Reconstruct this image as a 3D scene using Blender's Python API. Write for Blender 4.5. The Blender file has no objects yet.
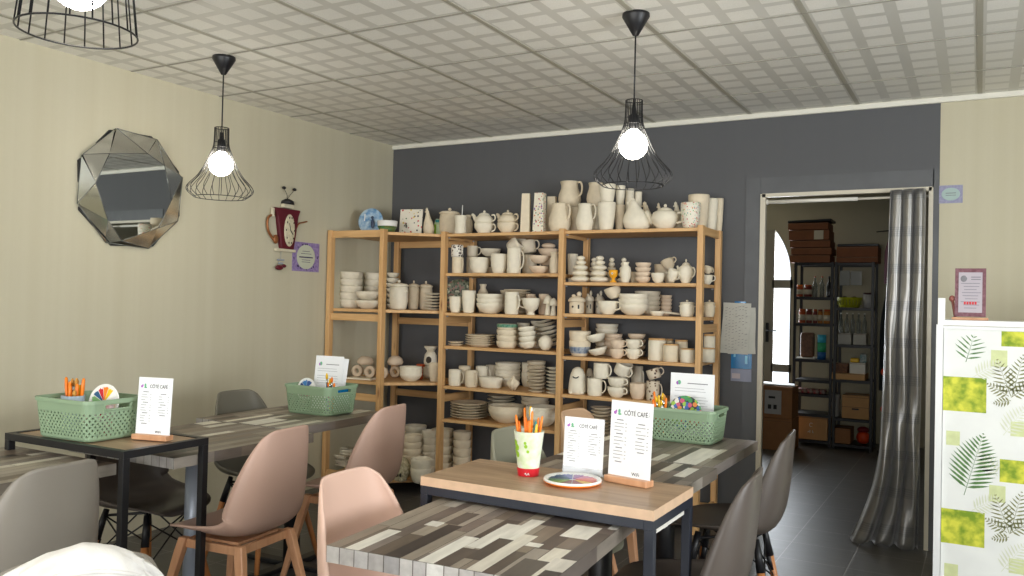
import bpy, bmesh, math, random
from mathutils import Vector, Matrix, Euler
PI = math.pi
rnd = random.Random(7)
SC = bpy.context.scene
COL = SC.collection
H = 2.484                      # room height
XL, YB, XR, YF = -3.955, 5.13, 2.4, -1.9

# ------------------------------------------------------------ materials
MATS = {}
def srgb(c):
    return tuple(((x/255)/12.92 if x/255 <= .04045 else ((x/255+.055)/1.055)**2.4) for x in c)
def mat(name, col, rough=.5, metal=0, noise=0, nscale=20, bump=0, bscale=60, stretch=None, col2=None,
        trans=0, emit=None, estr=0, alpha=1, coat=0, ior=1.45, spec=.5, detail=4):
    if name in MATS: return MATS[name]
    m = bpy.data.materials.new(name); m.use_nodes = True
    nt = m.node_tree; b = nt.nodes['Principled BSDF']
    c = srgb(col)
    b.inputs['Base Color'].default_value = (*c, 1)
    b.inputs['Roughness'].default_value = rough
    b.inputs['Metallic'].default_value = metal
    b.inputs['IOR'].default_value = ior
    b.inputs['Specular IOR Level'].default_value = spec
    if trans: b.inputs['Transmission Weight'].default_value = trans
    if coat: b.inputs['Coat Weight'].default_value = coat
    if alpha < 1: b.inputs['Alpha'].default_value = alpha
    if emit:
        b.inputs['Emission Color'].default_value = (*srgb(emit), 1)
        b.inputs['Emission Strength'].default_value = estr
    tc = nt.nodes.new('ShaderNodeTexCoord'); mp = nt.nodes.new('ShaderNodeMapping')
    nt.links.new(tc.outputs['Object'], mp.inputs['Vector'])
    if stretch: mp.inputs['Scale'].default_value = stretch
    if noise or col2:
        n = nt.nodes.new('ShaderNodeTexNoise'); n.inputs['Scale'].default_value = nscale
        n.inputs['Detail'].default_value = detail
        nt.links.new(mp.outputs['Vector'], n.inputs['Vector'])
        r = nt.nodes.new('ShaderNodeValToRGB')
        r.color_ramp.elements[0].position = .35; r.color_ramp.elements[1].position = .65
        c2 = srgb(col2) if col2 else tuple(min(1, x*(1+noise)) for x in c)
        c1 = c if col2 else tuple(x*(1-noise) for x in c)
        r.color_ramp.elements[0].color = (*c1, 1); r.color_ramp.elements[1].color = (*c2, 1)
        nt.links.new(n.outputs['Fac'], r.inputs['Fac']); nt.links.new(r.outputs['Color'], b.inputs['Base Color'])
    if bump:
        n2 = nt.nodes.new('ShaderNodeTexNoise'); n2.inputs['Scale'].default_value = bscale
        n2.inputs['Detail'].default_value = 3
        nt.links.new(mp.outputs['Vector'], n2.inputs['Vector'])
        bp = nt.nodes.new('ShaderNodeBump'); bp.inputs['Strength'].default_value = bump
        bp.inputs['Distance'].default_value = .004
        nt.links.new(n2.outputs['Fac'], bp.inputs['Height']); nt.links.new(bp.outputs['Normal'], b.inputs['Normal'])
    MATS[name] = m
    return m

def N(nt, t, **k):
    n = nt.nodes.new(t)
    for a, v in k.items():
        if a in ('operation', 'blend_type', 'layer_name', 'feature', 'wave_type', 'bands_direction', 'data_type'): setattr(n, a, v)
    return n
def mth(nt, op, a, b=None, c=None):
    n = nt.nodes.new('ShaderNodeMath'); n.operation = op
    for i, x in enumerate((a, b, c)):
        if x is None: continue
        if isinstance(x, (int, float)): n.inputs[i].default_value = x
        else: nt.links.new(x, n.inputs[i])
    return n.outputs[0]
def mixc(nt, f, a, b):
    n = nt.nodes.new('ShaderNodeMix'); n.data_type = 'RGBA'
    if isinstance(f, (int, float)): n.inputs['Factor'].default_value = f
    else: nt.links.new(f, n.inputs['Factor'])
    for s, x in (('A', a), ('B', b)):
        i = [q for q in n.inputs if q.name == s and q.type == 'RGBA'][0]
        if isinstance(x, tuple): i.default_value = (*x, 1)
        else: nt.links.new(x, i)
    return [o for o in n.outputs if o.type == 'RGBA'][0]

def wallpaper(name, base, stripe, amt=.5, stripes=True, rough=.75, glossy=False):
    m = bpy.data.materials.new(name); m.use_nodes = True; nt = m.node_tree; b = nt.nodes['Principled BSDF']
    tc = N(nt, 'ShaderNodeTexCoord'); 
    mp = N(nt, 'ShaderNodeMapping'); nt.links.new(tc.outputs['Object'], mp.inputs['Vector'])
    mp.inputs['Scale'].default_value = (14, 14, .12)
    n = N(nt, 'ShaderNodeTexNoise'); n.inputs['Scale'].default_value = 1.0; n.inputs['Detail'].default_value = 3
    nt.links.new(mp.outputs['Vector'], n.inputs['Vector'])
    col = mixc(nt, mth(nt, 'MULTIPLY', n.outputs['Fac'], amt), srgb(base), srgb(stripe))
    # fine linen weave
    mp2 = N(nt, 'ShaderNodeMapping'); nt.links.new(tc.outputs['Object'], mp2.inputs['Vector']); mp2.inputs['Scale'].default_value = (30, 30, 400)
    n2 = N(nt, 'ShaderNodeTexNoise'); n2.inputs['Scale'].default_value = 1; nt.links.new(mp2.outputs['Vector'], n2.inputs['Vector'])
    mp3 = N(nt, 'ShaderNodeMapping'); nt.links.new(tc.outputs['Object'], mp3.inputs['Vector']); mp3.inputs['Scale'].default_value = (400, 400, 25)
    n3 = N(nt, 'ShaderNodeTexNoise'); n3.inputs['Scale'].default_value = 1; nt.links.new(mp3.outputs['Vector'], n3.inputs['Vector'])
    w = mth(nt, 'ADD', n2.outputs['Fac'], n3.outputs['Fac'])
    col2 = mixc(nt, mth(nt, 'MULTIPLY', w, .16), col, srgb(stripe))
    nt.links.new(col2, b.inputs['Base Color']); b.inputs['Roughness'].default_value = rough
    b.inputs['Specular IOR Level'].default_value = .3
    bp = N(nt, 'ShaderNodeBump'); bp.inputs['Strength'].default_value = .25; bp.inputs['Distance'].default_value = .001
    nt.links.new(w, bp.inputs['Height']); nt.links.new(bp.outputs['Normal'], b.inputs['Normal'])
    MATS[name] = m; return m

def wood(name, c1, c2, c3, axis='X', scale=1.0, rough=.5, knots=True):
    m = bpy.data.materials.new(name); m.use_nodes = True; nt = m.node_tree; b = nt.nodes['Principled BSDF']
    tc = N(nt, 'ShaderNodeTexCoord'); mp = N(nt, 'ShaderNodeMapping'); nt.links.new(tc.outputs['Object'], mp.inputs['Vector'])
    s = {'X': (1.2, 22, 22), 'Y': (22, 1.2, 22), 'Z': (22, 22, 1.2)}[axis]
    mp.inputs['Scale'].default_value = tuple(q*scale for q in s)
    n = N(nt, 'ShaderNodeTexNoise'); n.inputs['Scale'].default_value = 1.5; n.inputs['Detail'].default_value = 6; n.inputs['Distortion'].default_value = 1.0
    nt.links.new(mp.outputs['Vector'], n.inputs['Vector'])
    r = N(nt, 'ShaderNodeValToRGB'); nt.links.new(n.outputs['Fac'], r.inputs['Fac'])
    e = r.color_ramp.elements; e[0].position = .3; e[0].color = (*srgb(c1), 1); e[1].position = .7; e[1].color = (*srgb(c2), 1)
    out = r.outputs['Color']
    if knots:
        v = N(nt, 'ShaderNodeTexVoronoi'); mp2 = N(nt, 'ShaderNodeMapping'); nt.links.new(tc.outputs['Object'], mp2.inputs['Vector'])
        s2 = {'X': (3.2, 14, 14), 'Y': (14, 3.2, 14), 'Z': (14, 14, 3.2)}[axis]; mp2.inputs['Scale'].default_value = s2
        v.inputs['Scale'].default_value = 1.0; nt.links.new(mp2.outputs['Vector'], v.inputs['Vector'])
        k = mth(nt, 'SUBTRACT', 1, mth(nt, 'SMOOTH_MIN', 1, mth(nt, 'MULTIPLY', v.outputs['Distance'], 6), .1))
        k = mth(nt, 'MAXIMUM', k, 0)
        out = mixc(nt, k, out, srgb(c3))
    nt.links.new(out, b.inputs['Base Color']); b.inputs['Roughness'].default_value = rough
    MATS[name] = m; return m

def vcol(name, rough=.45, noise=.25, nscale=(3, 60, 60), spec=.5, coat=0):
    """material whose printed pattern is the mesh colour attribute 'print'"""
    m = bpy.data.materials.new(name); m.use_nodes = True; nt = m.node_tree; b = nt.nodes['Principled BSDF']
    a = nt.nodes.new('ShaderNodeVertexColor'); a.layer_name = 'print'
    tc = N(nt, 'ShaderNodeTexCoord'); mp = N(nt, 'ShaderNodeMapping'); nt.links.new(tc.outputs['Object'], mp.inputs['Vector'])
    mp.inputs['Scale'].default_value = nscale
    n = N(nt, 'ShaderNodeTexNoise'); n.inputs['Scale'].default_value = 1; n.inputs['Detail'].default_value = 6
    nt.links.new(mp.outputs['Vector'], n.inputs['Vector'])
    f = mth(nt, 'ADD', mth(nt, 'MULTIPLY', n.outputs['Fac'], 2*noise), 1-noise)
    mx = nt.nodes.new('ShaderNodeVectorMath'); mx.operation = 'SCALE'
    nt.links.new(a.outputs['Color'], mx.inputs[0]); nt.links.new(f, mx.inputs['Scale'])
    nt.links.new(mx.outputs['Vector'], b.inputs['Base Color']); b.inputs['Roughness'].default_value = rough
    b.inputs['Specular IOR Level'].default_value = spec; b.inputs['Coat Weight'].default_value = coat
    MATS[name] = m; return m

# ------------------------------------------------------------ mesh building
class MB:
    def __init__(s): s.v = []; s.f = []; s.m = []; s.sm = []
    def add(s, vs, fs, mi=0, smooth=False, M=None):
        o = len(s.v)
        s.v += [tuple(M @ Vector(p)) if M else tuple(p) for p in vs]
        s.f += [tuple(i+o for i in f) for f in fs]; s.m += [mi]*len(fs); s.sm += [smooth]*len(fs)
        return s
    def box(s, c, d, mi=0, M=None, b=0):
        x, y, z = [q/2 for q in d]; cx, cy, cz = c
        if b <= 0:
            vs = [(cx+i*x, cy+j*y, cz+k*z) for i in (-1, 1) for j in (-1, 1) for k in (-1, 1)]
            return s.add(vs, [(0, 1, 3, 2), (4, 6, 7, 5), (0, 4, 5, 1), (2, 3, 7, 6), (0, 2, 6, 4), (1, 5, 7, 3)], mi, M=M)
        bm = bmesh.new(); bmesh.ops.create_cube(bm, size=1)
        for v in bm.verts: v.co = Vector((cx+v.co.x*d[0], cy+v.co.y*d[1], cz+v.co.z*d[2]))
        bmesh.ops.bevel(bm, geom=bm.edges[:], offset=min(b, min(d)*.45), segments=2, profile=.5, affect='EDGES')
        bm.verts.index_update()
        s.add([v.co[:] for v in bm.verts], [[v.index for v in f.verts] for f in bm.faces], mi, M=M); bm.free(); return s
    def bar(s, a, b, w, h=None, mi=0, up=(0, 0, 1)):
        """rectangular bar between two points"""
        a = Vector(a); b = Vector(b); h = h or w; d = b-a; L = d.length; q = d.normalized()
        u = Vector(up)
        if abs(q.dot(u)) > .95: u = Vector((1, 0, 0))
        x = q.cross(u).normalized(); y = x.cross(q).normalized()
        M = Matrix((( x.x, q.x, y.x, a.x), (x.y, q.y, y.y, a.y), (x.z, q.z, y.z, a.z), (0, 0, 0, 1)))
        return s.box((0, L/2, 0), (w, L, h), mi, M=M)
    def tube(s, pts, r, seg=8, mi=0, closed=False, caps=True):
        pts = [Vector(p) for p in pts]; n = len(pts); rr = r if isinstance(r, (list, tuple)) else [r]*n
        vs = []; fs = []; prev = None
        for i, p in enumerate(pts):
            t = (pts[(i+1) % n]-pts[i-1]) if closed else (pts[min(i+1, n-1)]-pts[max(i-1, 0)])
            t.normalize()
            if prev is None:
                u = Vector((0, 0, 1)) if abs(t.z) < .9 else Vector((1, 0, 0)); x = t.cross(u).normalized()
            else:
                x = prev - t*prev.dot(t)
                x = x.normalized() if x.length > 1e-6 else t.orthogonal().normalized()
            prev = x; y = t.cross(x)
            for k in range(seg):
                a = 2*PI*k/seg; vs.append(p + (x*math.cos(a)+y*math.sin(a))*rr[i])
        m = n if closed else n-1
        for i in range(m):
            for k in range(seg):
                j = (i+1) % n; fs.append((i*seg+k, i*seg+(k+1) % seg, j*seg+(k+1) % seg, j*seg+k))
        if caps and not closed:
            fs.append(tuple(range(seg))[::-1]); fs.append(tuple((n-1)*seg+k for k in range(seg)))
        return s.add(vs, fs, mi, True)
    def lathe(s, prof, seg=24, mi=0, M=None, smooth=True, fn=None):
        """prof: (r, z) from axis to axis"""
        vs = []; fs = []; idx = []
        for r, z in prof:
            if r < 1e-5: idx.append([len(vs)]); vs.append((0, 0, z))
            else:
                row = []
                for k in range(seg):
                    a = 2*PI*k/seg; q = r*(fn(a, z) if fn else 1); row.append(len(vs)); vs.append((q*math.cos(a), q*math.sin(a), z))
                idx.append(row)
        for a, b in zip(idx, idx[1:]):
            for k in range(seg):
                k2 = (k+1) % seg
                if len(a) == 1 and len(b) == 1: continue
                if len(a) == 1: fs.append((a[0], b[k2], b[k]))
                elif len(b) == 1: fs.append((a[k], a[k2], b[0]))
                else: fs.append((a[k], a[k2], b[k2], b[k]))
        return s.add(vs, fs, mi, smooth, M)
    def ball(s, c, r, mi=0, seg=16, M=None):
        rx, ry, rz = r if isinstance(r, (tuple, list)) else (r, r, r)
        T = Matrix.Translation(c) @ Matrix.Diagonal((rx, ry, rz, 1))
        if M: T = M @ T
        n = seg//2
        return s.lathe([(math.sin(PI*i/n), -math.cos(PI*i/n)) for i in range(n+1)], seg, mi, T)
    def prism(s, poly, z0, z1, mi=0, M=None):
        n = len(poly)
        return s.add([(x, y, z0) for x, y in poly]+[(x, y, z1) for x, y in poly],
                     [tuple(range(n))[::-1], tuple(range(n, 2*n))]+[(i, (i+1) % n, (i+1) % n+n, i+n) for i in range(n)], mi, M=M)
    def mesh(s, name, mats, bevel=0):
        me = bpy.data.meshes.new(name); me.from_pydata(s.v, [], s.f)
        for m in (mats if isinstance(mats, (list, tuple)) else [mats]): me.materials.append(m)
        me.polygons.foreach_set('material_index', s.m); me.polygons.foreach_set('use_smooth', s.sm)
        me.validate(); me.update()
        bm = bmesh.new(); bm.from_mesh(me); bmesh.ops.recalc_face_normals(bm, faces=bm.faces); bm.to_mesh(me); bm.free()
        return me
    def build(s, name, mats, parent=None, loc=None, rot=None, **k):
        return put(name, s.mesh(name, mats), parent, loc, rot, **k)

def put(name, data, parent=None, loc=None, rot=None, **k):
    o = bpy.data.objects.new(name, data); COL.objects.link(o)
    if parent: o.parent = parent
    if loc: o.location = loc
    if rot is not None: o.rotation_euler = rot if isinstance(rot, (tuple, Euler)) else (0, 0, rot)
    tag(o, **k); return o
def tag(o, label=None, cat=None, group=None, kind=None):
    if label: o['label'] = label
    if cat: o['category'] = cat
    if group: o['group'] = group
    if kind: o['kind'] = kind
    return o
def thing(name, label, cat, loc=(0, 0, 0), rot=0, group=None):
    return put(name, None, None, loc, rot, label=label, cat=cat, group=group)
def struct(name, mb, m, parent=None, **k):
    o = mb.build(name, m, parent, **k)
    if not parent: o['kind'] = 'structure'
    return o
def bev(o, w=.003, seg=2):
    md = o.modifiers.new('bevel', 'BEVEL'); md.width = w; md.segments = seg; md.limit_method = 'ANGLE'; return o
def colour_faces(me, cols):
    a = me.color_attributes.new('print', 'FLOAT_COLOR', 'CORNER')
    for p in me.polygons:
        c = cols[p.index]
        for li in p.loop_indices: a.data[li].color = (*c, 1)
def spline(pts, n):
    """Catmull-Rom through points of any dimension"""
    out = []; P = [pts[0]]+list(pts)+[pts[-1]]
    for i in range(n+1):
        t = i/n*(len(pts)-1); k = min(int(t), len(pts)-2); u = t-k
        a, b, c, d = P[k], P[k+1], P[k+2], P[k+3]
        out.append(tuple(.5*((2*b[j])+(-a[j]+c[j])*u+(2*a[j]-5*b[j]+4*c[j]-d[j])*u*u+(-a[j]+3*b[j]-3*c[j]+d[j])*u**3) for j in range(len(a))))
    return out
def text(name, s, size, parent, loc, rot, m, align='CENTER', ext=.0004, sx=1):
    c = bpy.data.curves.new(name, 'FONT'); c.body = s; c.size = size; c.extrude = ext; c.align_x = align; c.align_y = 'CENTER'
    c.materials.append(m); tmp = bpy.data.objects.new('tmp', c); COL.objects.link(tmp)
    bpy.context.view_layer.update(); me = bpy.data.meshes.new_from_object(tmp.evaluated_get(bpy.context.evaluated_depsgraph_get()))
    bpy.data.objects.remove(tmp); me.name = name; o = put(name, me, parent, loc, rot); o.scale = (sx, 1, 1); return o

# ------------------------------------------------------------ the materials of the place
M_cream = wallpaper('cream_wallpaper', (208, 203, 182), (186, 178, 150), .7)
M_grey = wallpaper('charcoal_wallpaper', (98, 99, 102), (86, 87, 89), .4)
M_plain = mat('back_room_paint', (176, 170, 150), .8, noise=.05, nscale=3)
M_white = mat('white_paint', (225, 222, 212), .45)
M_beige = mat('beige_door_paint', (205, 198, 180), .4)
M_arch = mat('architrave_grey', (90, 92, 95), .5, noise=.06, nscale=8)
M_pine = {a: wood('pine_'+a, (226, 184, 130), (202, 156, 102), (110, 58, 25), a) for a in 'XYZ'}
M_oak = wood('oak_laminate', (184, 155, 124), (148, 120, 94), (110, 80, 52), 'X', .8, .4, False)
M_oakedge = mat('oak_edge', (208, 176, 146), .45, noise=.05, nscale=30)
M_beech = wood('beech_wood', (210, 160, 122), (192, 140, 102), (150, 100, 65), 'Z', .8, .4, False)
M_leg = wood('dark_beech_leg', (196, 132, 78), (170, 106, 58), (120, 70, 35), 'Z', .8, .35, False)
M_black = mat('black_powder_coat', (24, 24, 27), .42)
M_blue = mat('blue_black_steel', (38, 42, 52), .4)
M_steel = mat('brushed_steel', (158, 166, 178), .34, metal=.2)
M_chrome = mat('chrome', (220, 220, 222), .12, metal=1)
M_wire = mat('black_wire', (26, 26, 28), .35, metal=.3)
M_plank = vcol('plank_laminate', .4, .34, (46, 7, 46))
M_pinkc = mat('dusty_pink_plastic', (190, 158, 142), .42)
M_peach = mat('pale_pink_plastic', (216, 182, 164), .45)
M_taupe = mat('taupe_plastic', (84, 76, 70), .42)
M_gchair = mat('grey_plastic', (128, 122, 112), .42)
M_olivec = mat('olive_grey_plastic', (112, 108, 96), .42)
M_greenc = mat('sage_grey_plastic', (134, 132, 114), .45)
M_beigec = mat('sand_plastic', (200, 166, 134), .45)
M_bisque = mat('white_bisque', (236, 228, 208), .7, noise=.03, nscale=30, bump=.08, bscale=90)
M_bisque2 = mat('warm_bisque', (228, 214, 188), .75, noise=.04, nscale=30, bump=.08, bscale=90)
M_bisque3 = mat('pinkish_bisque', (224, 203, 178), .75, noise=.04, nscale=25, bump=.08, bscale=90)
M_glaze = mat('white_glaze', (238, 238, 234), .25, coat=.4)
M_ink = mat('black_ink', (28, 28, 30), .5)
M_ink2 = mat('grey_ink', (120, 120, 126), .6)
M_paper = mat('white_paper', (238, 240, 243), .55)
M_sage = mat('sage_green_plastic', (140, 164, 134), .4)
M_orange = mat('orange_paint', (240, 128, 24), .35)
M_yellow = mat('yellow_paint', (235, 190, 40), .35)
M_bristle = mat('bristle', (196, 140, 66), .8, noise=.2, nscale=200)
M_red = mat('red_paint', (196, 30, 42), .35)
M_cobalt = mat('cobalt_paint', (40, 84, 150), .4)
M_teal = mat('teal_paint', (30, 130, 130), .4)
M_lime = mat('lime_paint', (150, 195, 50), .4)
M_card = mat('brown_cardboard', (150, 104, 66), .8, noise=.06, nscale=12)
M_card2 = mat('light_cardboard', (190, 146, 98), .8, noise=.05, nscale=12)
M_purple = mat('lilac_print', (128, 108, 160), .6, col2=(160, 142, 186), nscale=60)
M_sea = mat('pale_print', (196, 200, 180), .6)
M_glassm = mat('mirror_glass', (226, 230, 228), .015, metal=1)
M_maroon = mat('maroon_enamel', (92, 20, 36), .4)
M_acryl = mat('clear_acrylic', (230, 236, 240), .08, alpha=.3)
M_white_pl = mat('white_melamine', (232, 233, 232), .35)
E_FRONT, E_RIGHT, E_BACK, EXPOSURE = 180, 145, 80, 0.0
# ------------------------------------------------------------ the setting
def floor_mat():
    m = bpy.data.materials.new('dark_floor_tile'); m.use_nodes = True; nt = m.node_tree; b = nt.nodes['Principled BSDF']
    tc = N(nt, 'ShaderNodeTexCoord'); sp = N(nt, 'ShaderNodeSeparateXYZ'); nt.links.new(tc.outputs['Object'], sp.inputs[0])
    def line(o, off, p, w):
        f = mth(nt, 'FRACT', mth(nt, 'DIVIDE', mth(nt, 'SUBTRACT', o, off), p))
        d = mth(nt, 'MINIMUM', f, mth(nt, 'SUBTRACT', 1, f))
        return mth(nt, 'LESS_THAN', d, w/p/2)
    g = mth(nt, 'MAXIMUM', line(sp.outputs['X'], -.9, .333, .005), line(sp.outputs['Y'], 4.535, .333, .005))
    n = N(nt, 'ShaderNodeTexNoise'); mp = N(nt, 'ShaderNodeMapping'); nt.links.new(tc.outputs['Object'], mp.inputs['Vector'])
    mp.inputs['Scale'].default_value = (3, 26, 1); nt.links.new(mp.outputs['Vector'], n.inputs['Vector']); n.inputs['Scale'].default_value = 2; n.inputs['Detail'].default_value = 6
    tile = mixc(nt, n.outputs['Fac'], srgb((62, 60, 58)), srgb((92, 90, 86)))
    nt.links.new(mixc(nt, g, tile, srgb((120, 118, 112))), b.inputs['Base Color'])
    nt.links.new(mth(nt, 'ADD', mth(nt, 'MULTIPLY', n.outputs['Fac'], .25), .28), b.inputs['Roughness'])
    bp = N(nt, 'ShaderNodeBump'); bp.inputs['Strength'].default_value = .5; bp.inputs['Distance'].default_value = .002
    nt.links.new(mth(nt, 'SUBTRACT', mth(nt, 'MULTIPLY', n.outputs['Fac'], .3), g), bp.inputs['Height']); nt.links.new(bp.outputs['Normal'], b.inputs['Normal'])
    return m
CX0, CY0, CSX, CSY = -2.4565, 2.849, .611, .59
def ceil_mat():
    m = bpy.data.materials.new('ceiling_tile'); m.use_nodes = True; nt = m.node_tree; b = nt.nodes['Principled BSDF']
    tc = N(nt, 'ShaderNodeTexCoord'); sp = N(nt, 'ShaderNodeSeparateXYZ'); nt.links.new(tc.outputs['Object'], sp.inputs[0])
    def cell(o, off, p, w):   # 1 inside the raised rectangle
        f = mth(nt, 'FRACT', mth(nt, 'DIVIDE', mth(nt, 'SUBTRACT', o, off), p))
        d = mth(nt, 'ABSOLUTE', mth(nt, 'SUBTRACT', f, .5))
        return mth(nt, 'LESS_THAN', d, w/2)
    r = mth(nt, 'MULTIPLY', cell(sp.outputs['X'], CX0, CSX/4, .70), cell(sp.outputs['Y'], CY0, CSY/4, .74))
    mp = N(nt, 'ShaderNodeMapping'); nt.links.new(tc.outputs['Object'], mp.inputs['Vector']); mp.inputs['Scale'].default_value = (250, 250, 1)
    n = N(nt, 'ShaderNodeTexNoise'); n.inputs['Scale'].default_value = 1; nt.links.new(mp.outputs['Vector'], n.inputs['Vector'])
    light = mixc(nt, n.outputs['Fac'], srgb((226, 224, 216)), srgb((248, 246, 240)))
    nt.links.new(mixc(nt, r, srgb((212, 210, 202)), light), b.inputs['Base Color'])
    nt.links.new(mth(nt, 'ADD', mth(nt, 'MULTIPLY', r, .35), .45), b.inputs['Roughness'])
    bp = N(nt, 'ShaderNodeBump'); bp.inputs['Strength'].default_value = .4; bp.inputs['Distance'].default_value = .002
    nt.links.new(mth(nt, 'ADD', r, mth(nt, 'MULTIPLY', n.outputs['Fac'], .4)), bp.inputs['Height']); nt.links.new(bp.outputs['Normal'], b.inputs['Normal'])
    return m
M_floor = floor_mat(); M_ceil = ceil_mat()
YR = 8.9       # far wall of the back room
struct('floor', MB().box(((XL+XR)/2, (YF+YR)/2, -.05), (XR-XL+.4, YR-YF+.6, .1)), M_floor)
struct('ceiling', MB().box(((XL+XR)/2, (YF+YB)/2, H+.05), (XR-XL+.3, YB-YF+.24, .1)), M_ceil)
g = MB()
i = -6
while CX0+i*CSX < XR:
    x = CX0+i*CSX
    if x > XL: g.box((x, (YF+YB)/2, H-.001), (.022, YB-YF, .003))
    i += 1
j = -9
while CY0+j*CSY < YB:
    y = CY0+j*CSY
    if y > YF: g.box(((XL+XR)/2, y, H-.0015), (XR-XL, .007, .004), 1)
    j += 1
struct('trim_4', g, [mat('ceiling_joint', (172, 168, 154), .5), mat('ceiling_joint_thin', (150, 147, 136), .5)], label='ceiling grid strips')
struct('wall_left', MB().box((XL-.06, (YF+YB)/2, H/2), (.12, YB-YF+.24, H)), M_cream)
DX0, DX1, DZ = -1.155, -.237, 1.99     # doorway to the back room
XG = -.2                                # where the charcoal paper ends
w = MB()
w.box(((XL+DX0)/2, YB+.06, H/2), (DX0-XL, .12, H), 0)
w.box(((DX0+DX1)/2, YB+.06, (DZ+H)/2), (DX1-DX0, .12, H-DZ), 0)
w.box(((DX1+XG)/2, YB+.06, H/2), (XG-DX1, .12, H), 0)
w.box(((XG+XR)/2, YB+.06, H/2), (XR-XG, .12, H), 1)
struct('wall_back', w, [M_grey, M_cream])
# right wall with a window, front wall with shop windows
w = MB()
w.box((XR+.06, (YF+.2)/2, H/2), (.12, .2-YF, H)); w.box((XR+.06, (2.8+YB)/2, H/2), (.12, YB-2.8, H))
w.box((XR+.06, 1.5, .4), (.12, 2.6, .8)); w.box((XR+.06, 1.5, 2.34), (.12, 2.6, .29))
struct('wall_right', w, M_cream)
w = MB()
w.box(((XL-3.3)/2, YF-.06, H/2), (-3.3-XL, .12, H)); w.box(((1.2+XR)/2, YF-.06, H/2), (XR-1.2, .12, H))
w.box((-1.05, YF-.06, .3), (4.5, .12, .6)); w.box((-1.05, YF-.06, 2.36), (4.5, .12, .25))
struct('wall_front', w, M_cream)
for nm, x0, x1, z0, z1 in (('window_1', -3.3, 1.2, .6, 2.235),):
    f = MB()
    for x in (x0+.03, (2*x0+x1)/3, (x0+2*x1)/3, x1-.03): f.box((x, YF-.06, (z0+z1)/2), (.06, .08, z1-z0))
    for z in (z0+.03, z1-.03): f.box(((x0+x1)/2, YF-.06, z), (x1-x0, .08, .06))
    struct(nm, f, M_white)
f = MB()
for y in (.23, 1.5, 2.77): f.box((XR+.06, y, 1.5), (.08, .06, 1.4))
for z in (.83, 2.17): f.box((XR+.06, 1.5, z), (.08, 2.6, .06))
struct('window_2', f, M_white)
struct('trim_1', MB().box(((XL+XR)/2, YB-.011, H-.016), (XR-XL, .022, .032), b=.006), mat('cornice_white', (232, 230, 218), .5))
# painted architrave and pale door frame
a = MB()
for x in (DX0-.055, ): a.box((x, YB-.003, (DZ+.10)/2), (.088, .006, DZ+.10))
a.box((DX1+.02, YB-.003, (DZ+.10)/2), (.03, .006, DZ+.10)); a.box(((DX0+DX1)/2, YB-.003, DZ+.05), (DX1-DX0+.02, .006, .10))
struct('trim_2', a, M_arch)
a = MB()
a.box((DX0+.006, YB-.0, DZ/2), (.03, .03, DZ)); a.box((DX1-.004, YB-.0, DZ/2), (.022, .03, DZ)); a.box(((DX0+DX1)/2, YB-.0, DZ-.008), (DX1-DX0, .03, .022))
struct('door_1', a, M_beige)
struct('baseboard_back', MB().box(((XG+XR)/2, YB-.006, .04), (XR-XG, .012, .08)), M_beige)
# ---- back room shell
bx0, bx1 = -3.0, .9
struct('wall_back_room_left', MB().box((bx0-.05, (YB+.12+YR)/2, H/2), (.1, YR-YB-.12, H)), M_plain)
struct('wall_back_room_right', MB().box((bx1+.05, (YB+.12+YR)/2, H/2), (.1, YR-YB-.12, H)), M_plain)
struct('ceiling_back_room', MB().box(((bx0+bx1)/2, (YB+.12+YR)/2+.1, H+.05), (bx1-bx0+.2, YR-YB+.1, .1)), M_plain)
gx0, gx1 = -1.87, -1.70
w = MB()
w.box(((gx1+bx1)/2, YR+.06, H/2), (bx1-gx1, .12, H))
arc = [(cx, 1.63+math.sqrt(max(0, .79**2-(cx+2.49)**2))) for cx in [gx0+(gx1-gx0)*k/10 for k in range(11)]]
for (xa, za), (xb, zb) in zip(arc, arc[1:]):
    w.add([(xa, YR, za), (xb, YR, zb), (xb, YR, H), (xa, YR, H), (xa, YR+.12, za), (xb, YR+.12, zb), (xb, YR+.12, H), (xa, YR+.12, H)],
          [(0, 1, 2, 3), (7, 6, 5, 4), (0, 4, 5, 1), (3, 2, 6, 7)])
w.box(((bx0-2.75)/2, YR+.06, H/2), (-2.75-bx0, .12, H)); w.box(((-2.75+gx0)/2, YR+.06, 2.3), (gx0+2.75, .12, .37))
struct('wall_back_room_far', w, M_plain)
M_dfr = mat('grey_door_frame', (150, 146, 134), .5)
d = MB()
d.box((-1.935, YR+.03, 1.06), (.13, .06, 2.12)); d.box(((gx0+gx1)/2, YR+.03, 1.555), (gx1-gx0+.04, .06, .085)); d.box(((gx0+gx1)/2, YR+.03, .685), (gx1-gx0+.04, .06, .08))
d.box(((gx0+gx1)/2, YR+.03, .27), (gx1-gx0+.04, .06, .54)); d.box((gx1+.0, YR+.03, 1.0), (.012, .06, 1.26))
d.box((-2.70, YR+.03, 1.06), (.1, .06, 2.12)); d.box((-2.33, YR+.03, 2.07), (.7, .06, .1)); d.box((-2.33, YR+.03, .3), (.7, .06, .6))
dd = struct('door_2', d, M_dfr)
hd = MB(); hd.box((-1.93, YR-.005, 1.05), (.03, .012, .2)); hd.tube([(-1.93, YR-.01, 1.07), (-1.93, YR-.05, 1.07), (-1.83, YR-.055, 1.07)], .008); hd.build('door_handle', M_black, dd)

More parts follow.
